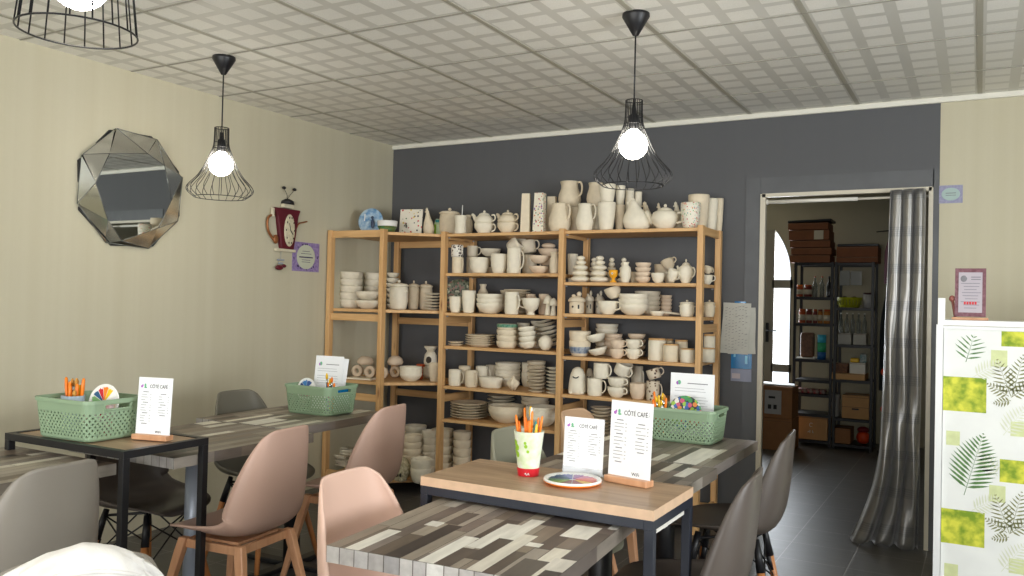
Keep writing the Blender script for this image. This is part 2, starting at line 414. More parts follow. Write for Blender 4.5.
# ------------------------------------------------------------ light
wd = bpy.data.worlds.new('world'); SC.world = wd; wd.use_nodes = True
bg = wd.node_tree.nodes['Background']; bg.inputs['Color'].default_value = (.86, .93, 1, 1); bg.inputs['Strength'].default_value = 1.6
def area(name, loc, rot, sx, sy, e, col):
    l = bpy.data.lights.new(name, 'AREA'); l.shape = 'RECTANGLE'; l.size = sx; l.size_y = sy; l.energy = e; l.color = col
    o = bpy.data.objects.new(name, l); COL.objects.link(o); o.location = loc; o.rotation_euler = rot; return o
area('daylight_front', (-1.05, YF-.42, 1.2), (PI/2+.5, 0, 0), 4.4, 1.5, E_FRONT, (1, .985, .96))
area('daylight_right', (XR+.34, 1.5, 1.4), (PI/2+.3, 0, PI/2), 2.5, 1.2, E_RIGHT, (.93, .97, 1))
area('daylight_back_room', (-2.1, YR+.2, 1.3), (-PI/2, 0, 0), 1.2, 1.6, E_BACK, (.88, .94, 1))

# ------------------------------------------------------------ camera
cd = bpy.data.cameras.new('camera'); cam = bpy.data.objects.new('camera', cd); COL.objects.link(cam); SC.camera = cam
cd.sensor_width = 36; cd.lens = 833.7/1024*36; cd.clip_start = .05
yaw, pitch, roll = .5115, .0167, .0234
fw = Vector((-math.sin(yaw)*math.cos(pitch), math.cos(yaw)*math.cos(pitch), math.sin(pitch)))
rt = Vector((math.cos(yaw), math.sin(yaw), 0)); up = rt.cross(fw)
r2 = rt*math.cos(roll)+up*math.sin(roll); u2 = up*math.cos(roll)-rt*math.sin(roll)
cam.matrix_world = Matrix(((r2.x, u2.x, -fw.x, 0), (r2.y, u2.y, -fw.y, 0), (r2.z, u2.z, -fw.z, 1.304), (0, 0, 0, 1)))
SC.view_settings.view_transform = 'Standard'; SC.view_settings.look = 'None'; SC.view_settings.gamma = 1
SC.view_settings.use_curve_mapping = False; SC.view_settings.exposure = EXPOSURE
SC.cycles.max_bounces = 8; SC.cycles.diffuse_bounces = 4; SC.cycles.glossy_bounces = 4; SC.cycles.transmission_bounces = 6
SC.cycles.sample_clamp_indirect = 6; SC.cycles.caustics_reflective = False; SC.cycles.caustics_refractive = False
# ------------------------------------------------------------ shelving
PZ = 1.77                                        # top of the posts
RUNG_Z = (1.742, 1.175, .64, .10)
def ladder(root, p0, p1, w, d, name='side_ladder'):
    """two posts and rungs between them; p0, p1 = post centres (x, y)"""
    s = put(name, None, root)
    for p in (p0, p1):
        o = MB().box((p[0], p[1], PZ/2), (w, d, PZ)).build('post', M_pine['Z'], s); bev(o, .003)
    ax = 'X' if abs(p1[0]-p0[0]) > abs(p1[1]-p0[1]) else 'Y'
    for z in RUNG_Z:
        a = Vector((p0[0], p0[1], z)); b = Vector((p1[0], p1[1], z)); q = (b-a).normalized()
        off = (w if ax == 'X' else d)/2
        o = MB().bar(a+q*off, b-q*off, .018, .048).build('rung', M_pine[ax], s); bev(o, .002)
    return s
SX = (-3.17, -2.283, -1.40); YF0, YR0 = 4.70, 5.07
root = thing('shelving_unit', 'two-bay open pine shelving unit full of pottery against the charcoal wall', 'shelving unit', (0, 0, 0))
for x in SX: ladder(root, (x, YF0), (x, YR0), .034, .044)
BZ = (1.755, 1.489, 1.222, .998, .728, .505, .10)     # board tops, middle bay
CZ = (1.757, 1.436, 1.240, .974, .738, .47, .10)      # board tops, right bay
for zs, x0, x1 in ((BZ, SX[0], SX[1]), (CZ, SX[1], SX[2])):
    for z in zs:
        bev(MB().box(((x0+x1)/2, (YF0+YR0)/2, z-.01), (x1-x0-.038, .385, .02)).build('shelf_board', M_pine['X'], root), .002)
pegs = MB()
for x, s in ((SX[0], 1), (SX[1], 1), (SX[1], -1), (SX[2], -1)):
    for z in (CZ if (x > -2 or (x == SX[1] and s == 1)) else BZ)[:6]:
        for y in (YF0+.02, YR0-.04): pegs.tube([(x+s*.017, y, z-.026), (x+s*.03, y, z-.026)], .004, 6)
pegs.build('shelf_pegs', M_steel, root)
CA, CB = (-3.475, 4.425), (-3.925, 4.42)
rootc = thing('corner_shelving_unit', 'pine corner shelving unit with angled boards in the corner by the cream wall', 'shelving unit', (0, 0, 0))
ladder(rootc, CB, CA, .034, .044)
AZ = (1.755, 1.232, .745, .095)
poly = [(-3.925, 4.446), (-3.475, 4.446), (-3.192, 4.715), (-3.192, 5.035), (-3.925, 5.035)]
bev(MB().box((-3.835, 5.055, PZ/2), (.044, .034, PZ)).build('corner_post', M_pine['Z'], rootc), .003)
for z in RUNG_Z: bev(MB().box((-3.5, 5.055, z-.03), (.62, .018, .048)).build('back_rail', M_pine['X'], rootc), .002)
for z in AZ: bev(MB().prism(poly, z-.02, z).build('corner_shelf_board', M_pine['X'], rootc), .002)

# ------------------------------------------------------------ plank-print tables
PAL = [(214, 208, 192), (222, 217, 203), (136, 124, 110), (122, 108, 94), (100, 88, 76), (148, 138, 124), (84, 72, 64), (62, 54, 50), (128, 118, 110), (112, 100, 92), (156, 146, 134)]
WTS = [3, 2, 5, 5, 4, 5, 3, 2, 5, 4, 3]
def plank_top(W, L, T, seed, planks=None):
    """planks: printed planks of known place (x0, x1, y0, y1, colour)"""
    """top of a table: length L along local y, planks run along y; wraps over the edges"""
    r = random.Random(seed); mb = MB(); cols = []
    def q(vs, c): mb.add(vs, [(0, 1, 2, 3)]); cols.append(srgb(c))
    def pick():
        c = r.choices(PAL, WTS)[0]; k = r.uniform(.92, 1.07); return tuple(min(255, x*k) for x in c)
    ncol = 14; xs = [-W/2]
    ws = [r.uniform(.85, 1.18) for _ in range(ncol)]; t = sum(ws)
    for x in ws: xs.append(xs[-1]+x/t*W)
    B = .003
    for i in range(ncol):
        y = -L/2; first = True
        segs = []
        while y < L/2-.001:
            l = r.uniform(.10, .38) if not first else r.uniform(.05, .3); first = False
            y2 = min(L/2, y+l)
            if L/2-y2 < .05: y2 = L/2
            segs.append([y, y2, pick()]); y = y2
        for a, b, c in segs:
            x0, x1 = xs[i], xs[i+1]
            q([(x0, a, T), (x1, a, T), (x1, b, T), (x0, b, T)], (70, 62, 56)); g_ = .0009; q([(x0+g_, a+g_, T+.0002), (x1-g_, a+g_, T+.0002), (x1-g_, b-g_, T+.0002), (x0+g_, b-g_, T+.0002)], c)
            q([(x0, a, 0), (x0, b, 0), (x1, b, 0), (x1, a, 0)], (120, 110, 100))
        q([(xs[i], -L/2, 0), (xs[i+1], -L/2, 0), (xs[i+1], -L/2, T), (xs[i], -L/2, T)], (90, 84, 78)); q([(xs[i]+.0012, -L/2-.0003, 0), (xs[i+1]-.0012, -L/2-.0003, 0), (xs[i+1]-.0012, -L/2-.0003, T), (xs[i]+.0012, -L/2-.0003, T)], tuple(.35*k+125 for k in segs[0][2]))
        q([(xs[i+1], L/2, 0), (xs[i], L/2, 0), (xs[i], L/2, T), (xs[i+1], L/2, T)], segs[-1][2])
    for s in (-1, 1):
        y = -L/2
        while y < L/2-.001:
            y2 = min(L/2, y+r.uniform(.12, .35)); c = pick(); c = tuple(.75*k+28 for k in c)
            q([(s*W/2, y, 0), (s*W/2, y2, 0), (s*W/2, y2, T), (s*W/2, y, T)], c); y = y2
    for x0, x1, y0, y1, c in planks or (): q([(x0, y0, T+.0005), (x1, y0, T+.0005), (x1, y1, T+.0005), (x0, y1, T+.0005)], c)
    me = mb.mesh('tabletop', M_plank); colour_faces(me, cols); return me
TZ = .73
def plank_table(name, label, cx, cy, W, L, rot, seed, legmat, planks=None, foot='disc', group='plank-print pedestal tables'):
    t = thing(name, label, 'table', (cx, cy, 0), rot, group)
    put('tabletop', plank_top(W, L, .038, seed, planks), t, (0, 0, TZ-.038))
    MB().lathe([(0, 0), (.04, 0), (.04, TZ-.06), (0, TZ-.06)], 24).build('pedestal', legmat, t, (0, 0, .02))
    MB().box((0, 0, 0), (W*.55, .06, .012)).box((0, 0, -.001), (.06, L*.5, .012)).build('mounting_plate', M_black, t, (0, 0, TZ-.0455))
    b = MB()
    if foot == 'disc': b.lathe([(0, 0), (.2, 0), (.2, .008), (.06, .022), (0, .024)], 32)
    else:
        for a in (0, PI/2): b.box((0, 0, .012), (.52, .06, .024), M=Matrix.Rotation(a, 4, 'Z'), b=.006)
    b.build('base', legmat if foot == 'disc' else M_black, t)
    return t
R4 = math.radians(4.6)
LT, GR, BR, DK, CR = (216, 211, 197), (140, 130, 118), (118, 104, 92), (76, 66, 60), (228, 224, 212)
CW, CD = (222, 219, 208), (80, 71, 64)
FP = [(-.228, -.190, -.349, -.165, CW), (-.270, -.180, .225, .349, (205, 200, 190)), (-.228, -.19, .11, .225, (176, 170, 160)), (-.173, -.134, -.088, -.042, CW), (-.034, .006, -.349, -.125, CW), (.008, .047, -.20, .03, CW),
      (.047, .086, -.10, .10, CW), (.086, .124, -.349, -.04, (214, 208, 194)), (.125, .162, -.127, -.095, CW), (.168, .240, -.011, .108, CW), (.252, .2765, .108, .258, (204, 200, 192)), (.226, .2765, -.269, -.18, (206, 200, 188)),
      (.086, .166, .06, .256, (74, 66, 62)), (.047, .086, -.28, -.10, CD), (.006, .047, -.349, -.21, (88, 78, 70)), (.240, .2765, -.177, .06, CD), (.166, .226, -.349, -.215, (86, 78, 72)), (-.136, -.096, -.049, .079, (92, 82, 74))]
fc = Vector((-1.313, 1.49))+Vector((math.cos(R4), math.sin(R4)))*.2775+Vector((-math.sin(R4), math.cos(R4)))*.35
plank_table('pedestal_table', 'plank-print table in front of the oak side table, beside the pale pink chair', fc.x, fc.y, .555, .70, R4, 3, M_steel, FP)
plank_table('pedestal_table', 'small plank-print table directly behind the oak side table, second from the doorway', -1.10, 2.61, .585, .70, 0, 11, M_black, [(.205, .246, .121, .292, CW)], foot='cross')
plank_table('pedestal_table', 'small plank-print table carrying the green basket nearest the doorway', -1.115, 3.315, .58, .695, 0, 17, M_black, [(.141, .227, -.345, .02, CW), (.106, .139, -.345, .02, CD), (.241, .285, -.2, .2, (96, 84, 74))], foot='cross')
plank_table('pedestal_table', 'small plank-print table on a silver column behind the left black-framed side table', -2.745, 2.325, .60, .70, 0, 23, M_steel, [(-.297, -.23, .23, .335, LT)])
plank_table('pedestal_table', 'small plank-print table carrying the green basket beside the corner shelving', -2.895, 3.035, .57, .70, R4/3, 29, M_black, [(-.022, .085, -.345, -.145, CW), (.109, .15, -.345, -.12, LT)], foot='cross')
plank_table('pedestal_table', 'small plank-print table at the left edge behind the big grey chair', -2.81, 1.455, .58, .70, .02, 31, M_black, foot='cross')

# ------------------------------------------------------------ side tables
def oak_table(label, x0, x1, y0, y1, z, oak_edge=True, rot=0):
    cx, cy, W, D = (x0+x1)/2, (y0+y1)/2, x1-x0, y1-y0
    t = thing('side_table', label, 'side table', (cx, cy, 0), rot)
    fm = M_blue if oak_edge else M_black
    if oak_edge:
        o = MB().box((0, 0, 0), (W, D, .026)).build('table_top', [M_oak], t, (0, 0, z-.013)); bev(o, .0015)
        MB().box((0, -D/2-.0006, 0), (W, .001, .026)).box((W/2+.0006, 0, 0), (.001, D, .026)).box((-W/2-.0006, 0, 0), (.001, D, .026)).box((0, D/2+.0006, 0), (W, .001, .026)).build('edge_banding', M_oakedge, t, (0, 0, z-.013))
        fz, s, ins = z-.026-.0125, .025, .012
    else:
        MB().box((0, 0, 0), (W-.02, D-.02, .012)).build('table_top', M_oak, t, (0, 0, z-.009))
        fz, s, ins = z-.0125, .025, .0125
    f = MB()
    for sy in (-1, 1): f.box((0, sy*(D/2-ins), fz), (W-2*ins-s, s, .025))
    for sx in (-1, 1): f.box((sx*(W/2-ins), 0, fz), (s, D-2*ins+s, .025))
    bev(f.build('frame', fm, t), .001)
    for sx in (-1, 1):
        for sy in (-1, 1): bev(MB().box((sx*(W/2-ins), sy*(D/2-ins), (fz-.0125)/2), (s, s, fz-.0125)).build('leg', fm, t), .0015)
    if oak_edge: MB().box((W/2-ins-.004, 0, fz-.028), (.008, D-.08, .01)).build('rail_strip', M_white, t)
    return t
OZ = .79
oak_table('oak-topped side table with a blue-black steel frame holding the brush cup and menus', -1.415, -.705, 2.005, 2.335, OZ)
oak_table('oak side table with a black metal rim frame at the left, under the green basket', -3.06, -2.413, 1.745, 2.093, OZ, False, rot=.02)

# ------------------------------------------------------------ chairs
PROF = [(.245, .422, .095, 0), (.232, .434, .150, .002), (.19, .443, .190, .010), (.10, .440, .222, .03), (-.03, .428, .236, .06), (-.13, .428, .240, .085), (-.205, .455, .238, .11),
        (-.245, .52, .232, .125), (-.262, .61, .218, .112), (-.272, .71, .190, .08), (-.278, .785, .156, .045), (-.28, .825, .125, .02)]
KS = .87
PROF = [(a*KS, b, c*KS, d*KS) for a, b, c, d in PROF]
def shell_mesh(name, m, sw=1.0, th=.007):
    nT, nS = 34, 20; pr = spline(PROF, nT*3); vs = []; fs = []
    for i in range(nT+1):
        for j in range(nS+1):
            s = -1+2*j/nS
            t = i/nT
            t = t*(1-.07*abs(s)**4) + .03*abs(s)**4*(1-t)
            k = min(t*(len(pr)-1), len(pr)-1.001); a = int(k); u = k-a
            p = [pr[a][q]*(1-u)+pr[a+1][q]*u for q in range(4)]
            b, c = pr[max(a-1, 0)], pr[min(a+2, len(pr)-1)]
            ty, tz = c[0]-b[0], c[1]-b[1]; L = math.hypot(ty, tz); ny, nz = tz/L, -ty/L
            cu = p[3]*abs(s)**2.4
            x = p[2]*sw*math.sin(s*PI/2*.92)/math.sin(PI/2*.92)*(1-.0*abs(s))
            vs.append((x, p[0]+ny*cu, p[1]+nz*cu))
    for i in range(nT):
        for j in range(nS): a = i*(nS+1)+j; fs.append((a, a+1, a+nS+2, a+nS+1))
    mb = MB().add(vs, fs, 0, True); me = bpy.data.meshes.new(name); me.from_pydata(mb.v, [], mb.f); me.materials.append(m)
    me.polygons.foreach_set('use_smooth', [True]*len(me.polygons)); me.update(); return me
def eiffel(root, sc=1):
    for sx in (-1, 1):
        for sy in (-1, 1):
            top = Vector((sx*.105, .0+sy*.11-.01, .42)); bot = Vector((sx*.20, sy*.19-.01, 0)); mid = top.lerp(bot, .26)
            MB().tube([mid, bot], [.0155, .011], 12).build('leg', M_leg, root)
            MB().tube([top, top.lerp(bot, .28)], [.012, .0165], 10).tube([top.lerp(bot, .28)+Vector((-sx*.006, -sy*.004, 0)), top.lerp(bot, .42)+Vector((-sx*.006, -sy*.004, 0))], .0125, 8).build('leg_bracket', M_black, root)
    w = MB(); P = {(sx, sy, k): Vector((sx*.105, sy*.11-.01, .42)).lerp(Vector((sx*.20, sy*.19-.01, 0)), k) for sx in (-1, 1) for sy in (-1, 1) for k in (.06, .5)}
    for a, b in (((-1, -1), (1, -1)), ((1, -1), (1, 1)), ((1, 1), (-1, 1)), ((-1, 1), (-1, -1))):
        w.tube([P[(*a, .06)], P[(*b, .5)]], .0035, 6); w.tube([P[(*b, .06)], P[(*a, .5)]], .0035, 6)
    for a, b in (((-1, -1), (1, 1)), ((-1, 1), (1, -1))): w.tube([P[(*a, .06)], P[(*b, .06)]], .006, 6)
    w.build('wire_brace', M_black, root)
def timber(root):
    f = MB()
    for sx in (-1, 1): f.bar((sx*.13, -.13, .388), (sx*.13, .13, .388), .018, .032)
    for sy in (-1, 1): f.bar((-.13, sy*.12, .388), (.13, sy*.12, .388), .018, .032)
    f.box((0, 0, .405), (.22, .2, .012)); bev(f.build('seat_frame', M_beech, root), .003)
    for sx in (-1, 1):
        for sy in (-1, 1):
            a = Vector((sx*.135, sy*.13, .41)); b = Vector((sx*.20, sy*.22, 0))
            m_ = MB(); vs = []
            for p, w in ((a, .017), (a.lerp(b, .12), .0185), (b, .011)): vs += [p+Vector((i*w*.8, j*w, 0)) for i, j in ((-1, -1), (1, -1), (1, 1), (-1, 1))]
            m_.add(vs, [(0, 1, 2, 3), (11, 10, 9, 8)]+[(r*4+k, r*4+(k+1) % 4, r*4+4+(k+1) % 4, r*4+4+k) for r in (0, 1) for k in range(4)])
            bev(m_.build('leg', M_beech, root), .004)
SH = {}
def chair(label, x, y, rot, m, base, sw=1.0, group=None, dz=0):
    t = thing('dining_chair', label, 'chair', (x, y, 0), math.radians(rot), group)
    if m.name not in SH: SH[m.name] = shell_mesh('seat_shell', m, sw)
    s = put('seat_shell', SH[m.name], t, (0, 0, dz)); md = s.modifiers.new('solid', 'SOLIDIFY'); md.thickness = .008; md.offset = -1
    (eiffel if base == 'wire' else timber)(t); return t
chair('large grey moulded chair seen from behind at the left edge of the picture', -2.455, 1.405, 96, M_gchair, 'wire')
chair('dark taupe chair on wire-braced wooden legs between the left side table and the cream wall', -2.99, 2.30, -84, M_taupe, 'wire')
chair('olive grey chair by the cream wall behind the left table row', -3.05, 3.0, -92, M_olivec, 'wire')
chair('dusty pink chair on light wooden legs, nearest the left black-framed side table', -2.435, 2.265, 96, M_pinkc, 'wood')
chair('dusty pink chair on light wooden legs in front of the corner shelving', -2.535, 3.02, 96, M_pinkc, 'wood')
chair('pale pink chair tucked against the front plank-print table', -1.295, 1.81, -88, M_peach, 'wood')
chair('sage grey chair behind the cup of brushes', -1.335, 2.76, -95, M_greenc, 'wood')
chair('sand-coloured chair behind the shorter menu card', -1.37, 3.42, -95, M_beigec, 'wood')
chair('dark taupe chair nearest the oak side table on its right', -.795, 2.48, 95, M_taupe, 'wire')
chair('dark taupe chair nearest the curtained doorway', -.862, 3.35, 95, M_taupe, 'wire')
chair('chair covered by the white garment at the bottom left corner', -1.62, 1.06, 60, M_gchair, 'wire')
# ------------------------------------------------------------ white garment over the nearest chair
def cloth():
    r = random.Random(4); vs = []; fs = []; nu, nv = 40, 44
    for i in range(nv+1):
        v = -1+2*i/nv                    # across the ridge: -1 front hang, +1 back hang
        for j in range(nu+1):
            u = -1+2*j/nu
            x = u*(.10+.145*min(1, abs(v)*1.5))*(1+.05*math.sin(7*v))
            fold = .008*math.sin(5*u+1.5*v+.6)+.003*math.sin(13*u-3*v+1)+.0008*math.sin(29*u+7*v)
            z = .854-.045*abs(u)**2.2-.02*abs(u)**8+fold*.35
            y = -.268
            d = abs(v)
            if d < .16: y += (v/.16)*.032; z += .0-.012*(d/.16)**2
            else:
                y += math.copysign(.032+(d-.16)*.06+fold*1.6, v)*(1 if v < 0 else 1); z -= .012+(d-.16)*.42
                if v > 0: y += (d-.16)*.02
            vs.append((x, y, z))
    for i in range(nv):
        for j in range(nu): a = i*(nu+1)+j; fs.append((a, a+1, a+nu+2, a+nu+1))
    mb = MB().add(vs, fs, 0, True)
    rim = [vs[int(nv*.40)*(nu+1)+j] for j in range(nu+1)]
    mb.tube([(p[0], p[1]-.002, p[2]+.003) for p in rim], .004, 6)
    return mb
g = cloth().build('white_garment', mat('white_cotton', (220, 217, 212), .85, bump=.3, bscale=250), None, (-1.62, 1.06, 0), math.radians(60),
    label='white cotton garment draped over a chair back at the bottom left', cat='garment')
md = g.modifiers.new('solid', 'SOLIDIFY'); md.thickness = .003

# ------------------------------------------------------------ pendant lamps
M_bulb = mat('frosted_bulb', (255, 250, 240), .4, emit=(255, 248, 232), estr=45)
def pendant(label, x, y, zb, kind='flare', ang=0):
    t = thing('pendant_lamp', label, 'lamp', (x, y, 0), ang, 'pendant lamps with black wire shades')
    MB().lathe([(0, H), (.055, H), (.056, H-.012), (.012, H-.088), (0, H-.09)], 28).build('ceiling_canopy', M_black, t)
    ct = zb+(.345 if kind == 'flare' else .285)
    MB().tube([(0, 0, H-.085), (0, 0, ct-.03)], .0035, 8).build('cord', M_black, t)
    MB().lathe([(0, ct-.02), (.008, ct-.022), (.011, ct-.055), (.02, ct-.06), (.021, ct-.125), (0, ct-.125)], 20).build('socket', M_black, t)
    sh = MB(); n = 24
    if kind == 'flare':
        P = spline([(.034, .345), (.035, .285), (.039, .25), (.056, .205), (.078, .155), (.108, .105), (.146, .064), (.158, .042), (.150, .022), (.122, .0)], 26)
        for k in range(n):
            a = 2*PI*k/n; sh.tube([(r*math.cos(a), r*math.sin(a), zb+z) for r, z in P], .0016, 5)
        rings = [(.034, .345), (.0365, .25), (.122, 0)]
    else:
        P = [(.02, .262), (.085, .25), (.112, 0)]; n = 18
        for k in range(n):
            a = 2*PI*k/n; sh.tube([(r*math.cos(a), r*math.sin(a), zb+z) for r, z in P], .0017, 5)
        rings = [(.085, .25), (.112, 0)]
    for r, z in rings: sh.tube([(r*math.cos(2*PI*k/40), r*math.sin(2*PI*k/40), zb+z) for k in range(40)], .002, 6, closed=True)
    if kind == 'flare':
        for k in range(3): a = 2*PI*k/3; sh.tube([(.034*math.cos(a), .034*math.sin(a), ct-.07), (.015*math.cos(a), .015*math.sin(a), ct-.07)], .0016, 5)
    sh.build('wire_shade', M_wire, t)
    MB().ball((0, 0, ct-.18), .058, seg=24).lathe([(.02, ct-.118), (.03, ct-.13), (.02, ct-.14)], 16).build('bulb', M_bulb, t)
pendant('black wire pendant lamp hanging in front of the charcoal wall', -1.231, 3.168, 1.785)
pendant('black wire pendant lamp hanging beside the octagonal mirror', -3.281, 2.875, 1.785, ang=.1)
pendant('black drum-shaped wire pendant lamp cut off by the top left corner', -1.607, 1.033, 1.832, 'drum')

# ------------------------------------------------------------ octagonal mirror on the left wall
WR = PI/2     # local x -> room +Y, local -y -> into the room
def octo(r, off): return [(r*math.cos(PI/4*k+off), r*math.sin(PI/4*k+off)) for k in range(8)]
mt = thing('wall_mirror', 'octagonal mirror with a faceted mirrored border on the cream wall', 'mirror', (XL, 2.868, 1.854), WR)
O = octo(.325, PI/8-.05); I = [(.183, .156), (.074, .204), (-.15, .167), (-.222, .006), (-.149, -.176), (-.065, -.278), (.157, -.19), (.235, -.027)]
MB().prism([(x, -z) for x, z in O], 0, .012, M=Matrix.Rotation(PI/2, 4, 'X')).build('backing', M_black, mt)
MB().add([(x, -.030, z) for x, z in I], [tuple(range(8))]).add([(x, -.012, z) for x, z in I]+[(x, -.030, z) for x, z in I], [(k, (k+1) % 8, 8+(k+1) % 8, 8+k) for k in range(8)]).build('mirror_glass', M_glassm, mt)
r_ = random.Random(12)
M_seam = mat('facet_seam', (120, 122, 118), .3, metal=.6)
M_facet = mat('facet_glass', (236, 238, 232), .1, metal=1)
for k in range(8):
    a, b = O[k], O[(k+1) % 8]; c, d = I[k], I[(k+1) % 8]
    def P(p, y): return (p[0], -y, p[1])
    t1, t2 = r_.uniform(-.02, .05), 0
    MB().add([P(a, .014), P(b, .014+t1*.4), P(c, .03)], [(0, 1, 2)]).add([P(b, .014+t1*.4), P(d, .03), P(c, .03)], [(0, 1, 2)]).add([P(a, .0), P(b, .0), P(b, .014+t1*.4), P(a, .014)], [(0, 1, 2, 3)]).build('mirror_facet', M_facet, mt)
    MB().tube([P(b, .0145+t1*.4), P(c, .031)], .0016, 5).tube([P(c, .031), P(d, .031)], .0016, 5).tube([P(a, .0145), P(b, .0145+t1*.4)], .0018, 5).build('facet_seam', M_seam, mt)

# ------------------------------------------------------------ whimsical coffee-pot figure
M_copper = mat('copper_paint', (150, 96, 58), .4, metal=.4)
fg = thing('wall_ornament', 'maroon figure ornament with bug-eyed head, long oval dial and dangling feet on the cream wall', 'wall ornament', (XL, 4.0, 1.74), WR)
XZ = Matrix.Rotation(PI/2, 4, 'X')
bev(MB().prism([(-.115, .135), (.115, .135), (.098, .09), (.062, -.128), (-.05, -.128), (-.088, .08)], 0, .03, M=XZ).build('body', M_maroon, fg), .006)
MB().ball((.012, -.034, -.005), (.048, .008, .105), seg=24).build('oval_dial', mat('aged_ivory', (206, 198, 170), .5, noise=.12, nscale=60), fg)
hd = MB()
for k in range(10): a = 2*PI*k/10; hd.box((.012+.036*math.cos(a), -.0425, -.005+.085*math.sin(a)), (.006, .002, .012))
hd.tube([(.012, -.044, -.005), (.034, -.044, -.03)], .003, 5).tube([(.012, -.044, -.005), (.0, -.044, .04)], .002, 5); hd.build('dial_marks', M_ink, fg)
MB().box((0, -.02, .152), (.09, .03, .026), b=.004).build('collar', mat('ivory_trim', (214, 206, 182), .5), fg)
MB().lathe([(0, .165), (.045, .165), (.04, .185), (.012, .2), (0, .2)], 16, M=Matrix.Translation((0, -.02, 0))).build('hat', M_black, fg)
for s in (-1, 1):
    MB().tube([(0, -.02, .2), (s*.02+.01, -.02, .235), (s*.045+.012, -.02, .262)], .0016, 5).ball((s*.047+.012, -.022, .268), (.017, .008, .010), M=Matrix.Identity(4)).build('antenna', M_black, fg)
MB().tube(spline([(-.11, -.02, .09), (-.165, -.02, .06), (-.16, -.02, -.02), (-.10, -.02, -.085)], 12), .008, 8).ball((-.098, -.024, -.07), (.022, .01, .03)).build('arm', M_copper, fg)
MB().tube(spline([(.075, -.02, -.01), (.105, -.02, .045), (.15, -.02, .06), (.185, -.02, .07)], 12), .005, 8).build('arm', M_copper, fg)
MB().box((-.128, -.02, .10), (.024, .016, .06), b=.005).build('hand_bell', mat('ivory_trim', (0, 0, 0)), fg)
MB().box((-.01, -.02, -.136), (.17, .03, .018), b=.004).build('tray', mat('ivory_trim', (0, 0, 0)), fg)
MB().tube([(-.045, -.02, -.145), (-.045, -.02, -.2)], .0015, 5).box((-.045, -.02, -.2), (.06, .01, .012), b=.003).box((-.045, -.02, -.222), (.04, .01, .012), b=.003).build('pendulum', M_steel, fg)
MB().ball((-.06, -.024, -.25), (.034, .012, .017)).ball((-.02, -.024, -.238), (.02, .01, .012)).build('dangling_shoes', M_maroon, fg)

ps = thing('poster', 'small purple poster with a pale oval and lettering on the cream wall', 'poster', (XL+.002, 4.203, 1.573), WR)
MB().box((0, 0, 0), (.255, .002, .195)).build('sheet', M_purple, ps)
MB().ball((0, -.0012, 0), (.088, .0008, .082), seg=28).build('pale_oval', M_sea, ps)
mk = MB(); rr = random.Random(3)
for k in range(14):
    a = rr.uniform(0, 2*PI); mk.ball((.112*math.cos(a)*rr.uniform(.95, 1.05), -.0015, .085*math.sin(a)), (.006, .0006, .006), seg=6)
mk.box((0, -.0022, -.002), (.13, .0006, .008)).box((0, -.0022, .022), (.10, .0006, .003)).box((0, -.0022, -.02), (.08, .0006, .003)).box((0, -.0022, -.034), (.08, .0006, .003)).box((0, -.0022, .038), (.07, .0006, .003)); mk.build('printed_marks', mat('deep_purple_ink', (60, 48, 88), .6), ps)
tg = thing('wall_card', 'lilac and pale blue card with an oval on the wall right of the doorway', 'card', (-.145, YB-.003, 1.948))
MB().box((0, 0, 0), (.115, .002, .098)).build('sheet', mat('lilac_grey_print', (142, 142, 172), .6, col2=(160, 160, 186), nscale=80), tg)
MB().ball((0, -.0015, 0), (.045, .0008, .035), seg=24).build('pale_oval', mat('pale_blue_print', (168, 190, 186), .6), tg)
MB().box((0, -.0026, .006), (.05, .0004, .004)).box((0, -.0026, -.006), (.05, .0004, .003)).build('printed_marks', M_ink2, tg)

# ------------------------------------------------------------ curtain and rod in the doorway
rod = thing('curtain_rod', 'white telescopic curtain rod across the top of the doorway', 'curtain rod', (0, 0, 0))
MB().tube([(DX0+.02, YB+.02, 1.945), (-.62, YB+.02, 1.945)], .011, 12).build('thick_tube', M_white, rod)
MB().tube([(-.62, YB+.02, 1.945), (DX1-.014, YB+.02, 1.945)], .007, 12).build('thin_tube', M_white, rod)
MB().lathe([(0, 0), (.018, 0), (.016, .012), (0, .012)], 16, M=Matrix.Translation((DX0+.018, YB+.02, 1.945)) @ Matrix.Rotation(PI/2, 4, 'Y')).build('end_cap', M_white, rod)
def curtain_mat():
    m = bpy.data.materials.new('banded_silver_satin'); m.use_nodes = True; nt = m.node_tree; b = nt.nodes['Principled BSDF']
    tc = N(nt, 'ShaderNodeTexCoord'); sp = N(nt, 'ShaderNodeSeparateXYZ'); nt.links.new(tc.outputs['Object'], sp.inputs[0])
    f = mth(nt, 'FRACT', mth(nt, 'DIVIDE', sp.outputs['Z'], .205)); d = mth(nt, 'ABSOLUTE', mth(nt, 'SUBTRACT', f, .5))
    band = mth(nt, 'LESS_THAN', d, .13); stripe = mth(nt, 'GREATER_THAN', mth(nt, 'SINE', mth(nt, 'MULTIPLY', sp.outputs['Z'], 520)), 0)
    k = mth(nt, 'MULTIPLY', band, mth(nt, 'ADD', .3, mth(nt, 'MULTIPLY', stripe, .4)))
    nt.links.new(mixc(nt, k, srgb((138, 137, 134)), srgb((112, 112, 115))), b.inputs['Base Color'])
    b.inputs['Metallic'].default_value = .65; b.inputs['Roughness'].default_value = .3; b.inputs['Sheen Weight'].default_value = .3
    return m
vs = []; fs = []; nu, nv = 150, 60
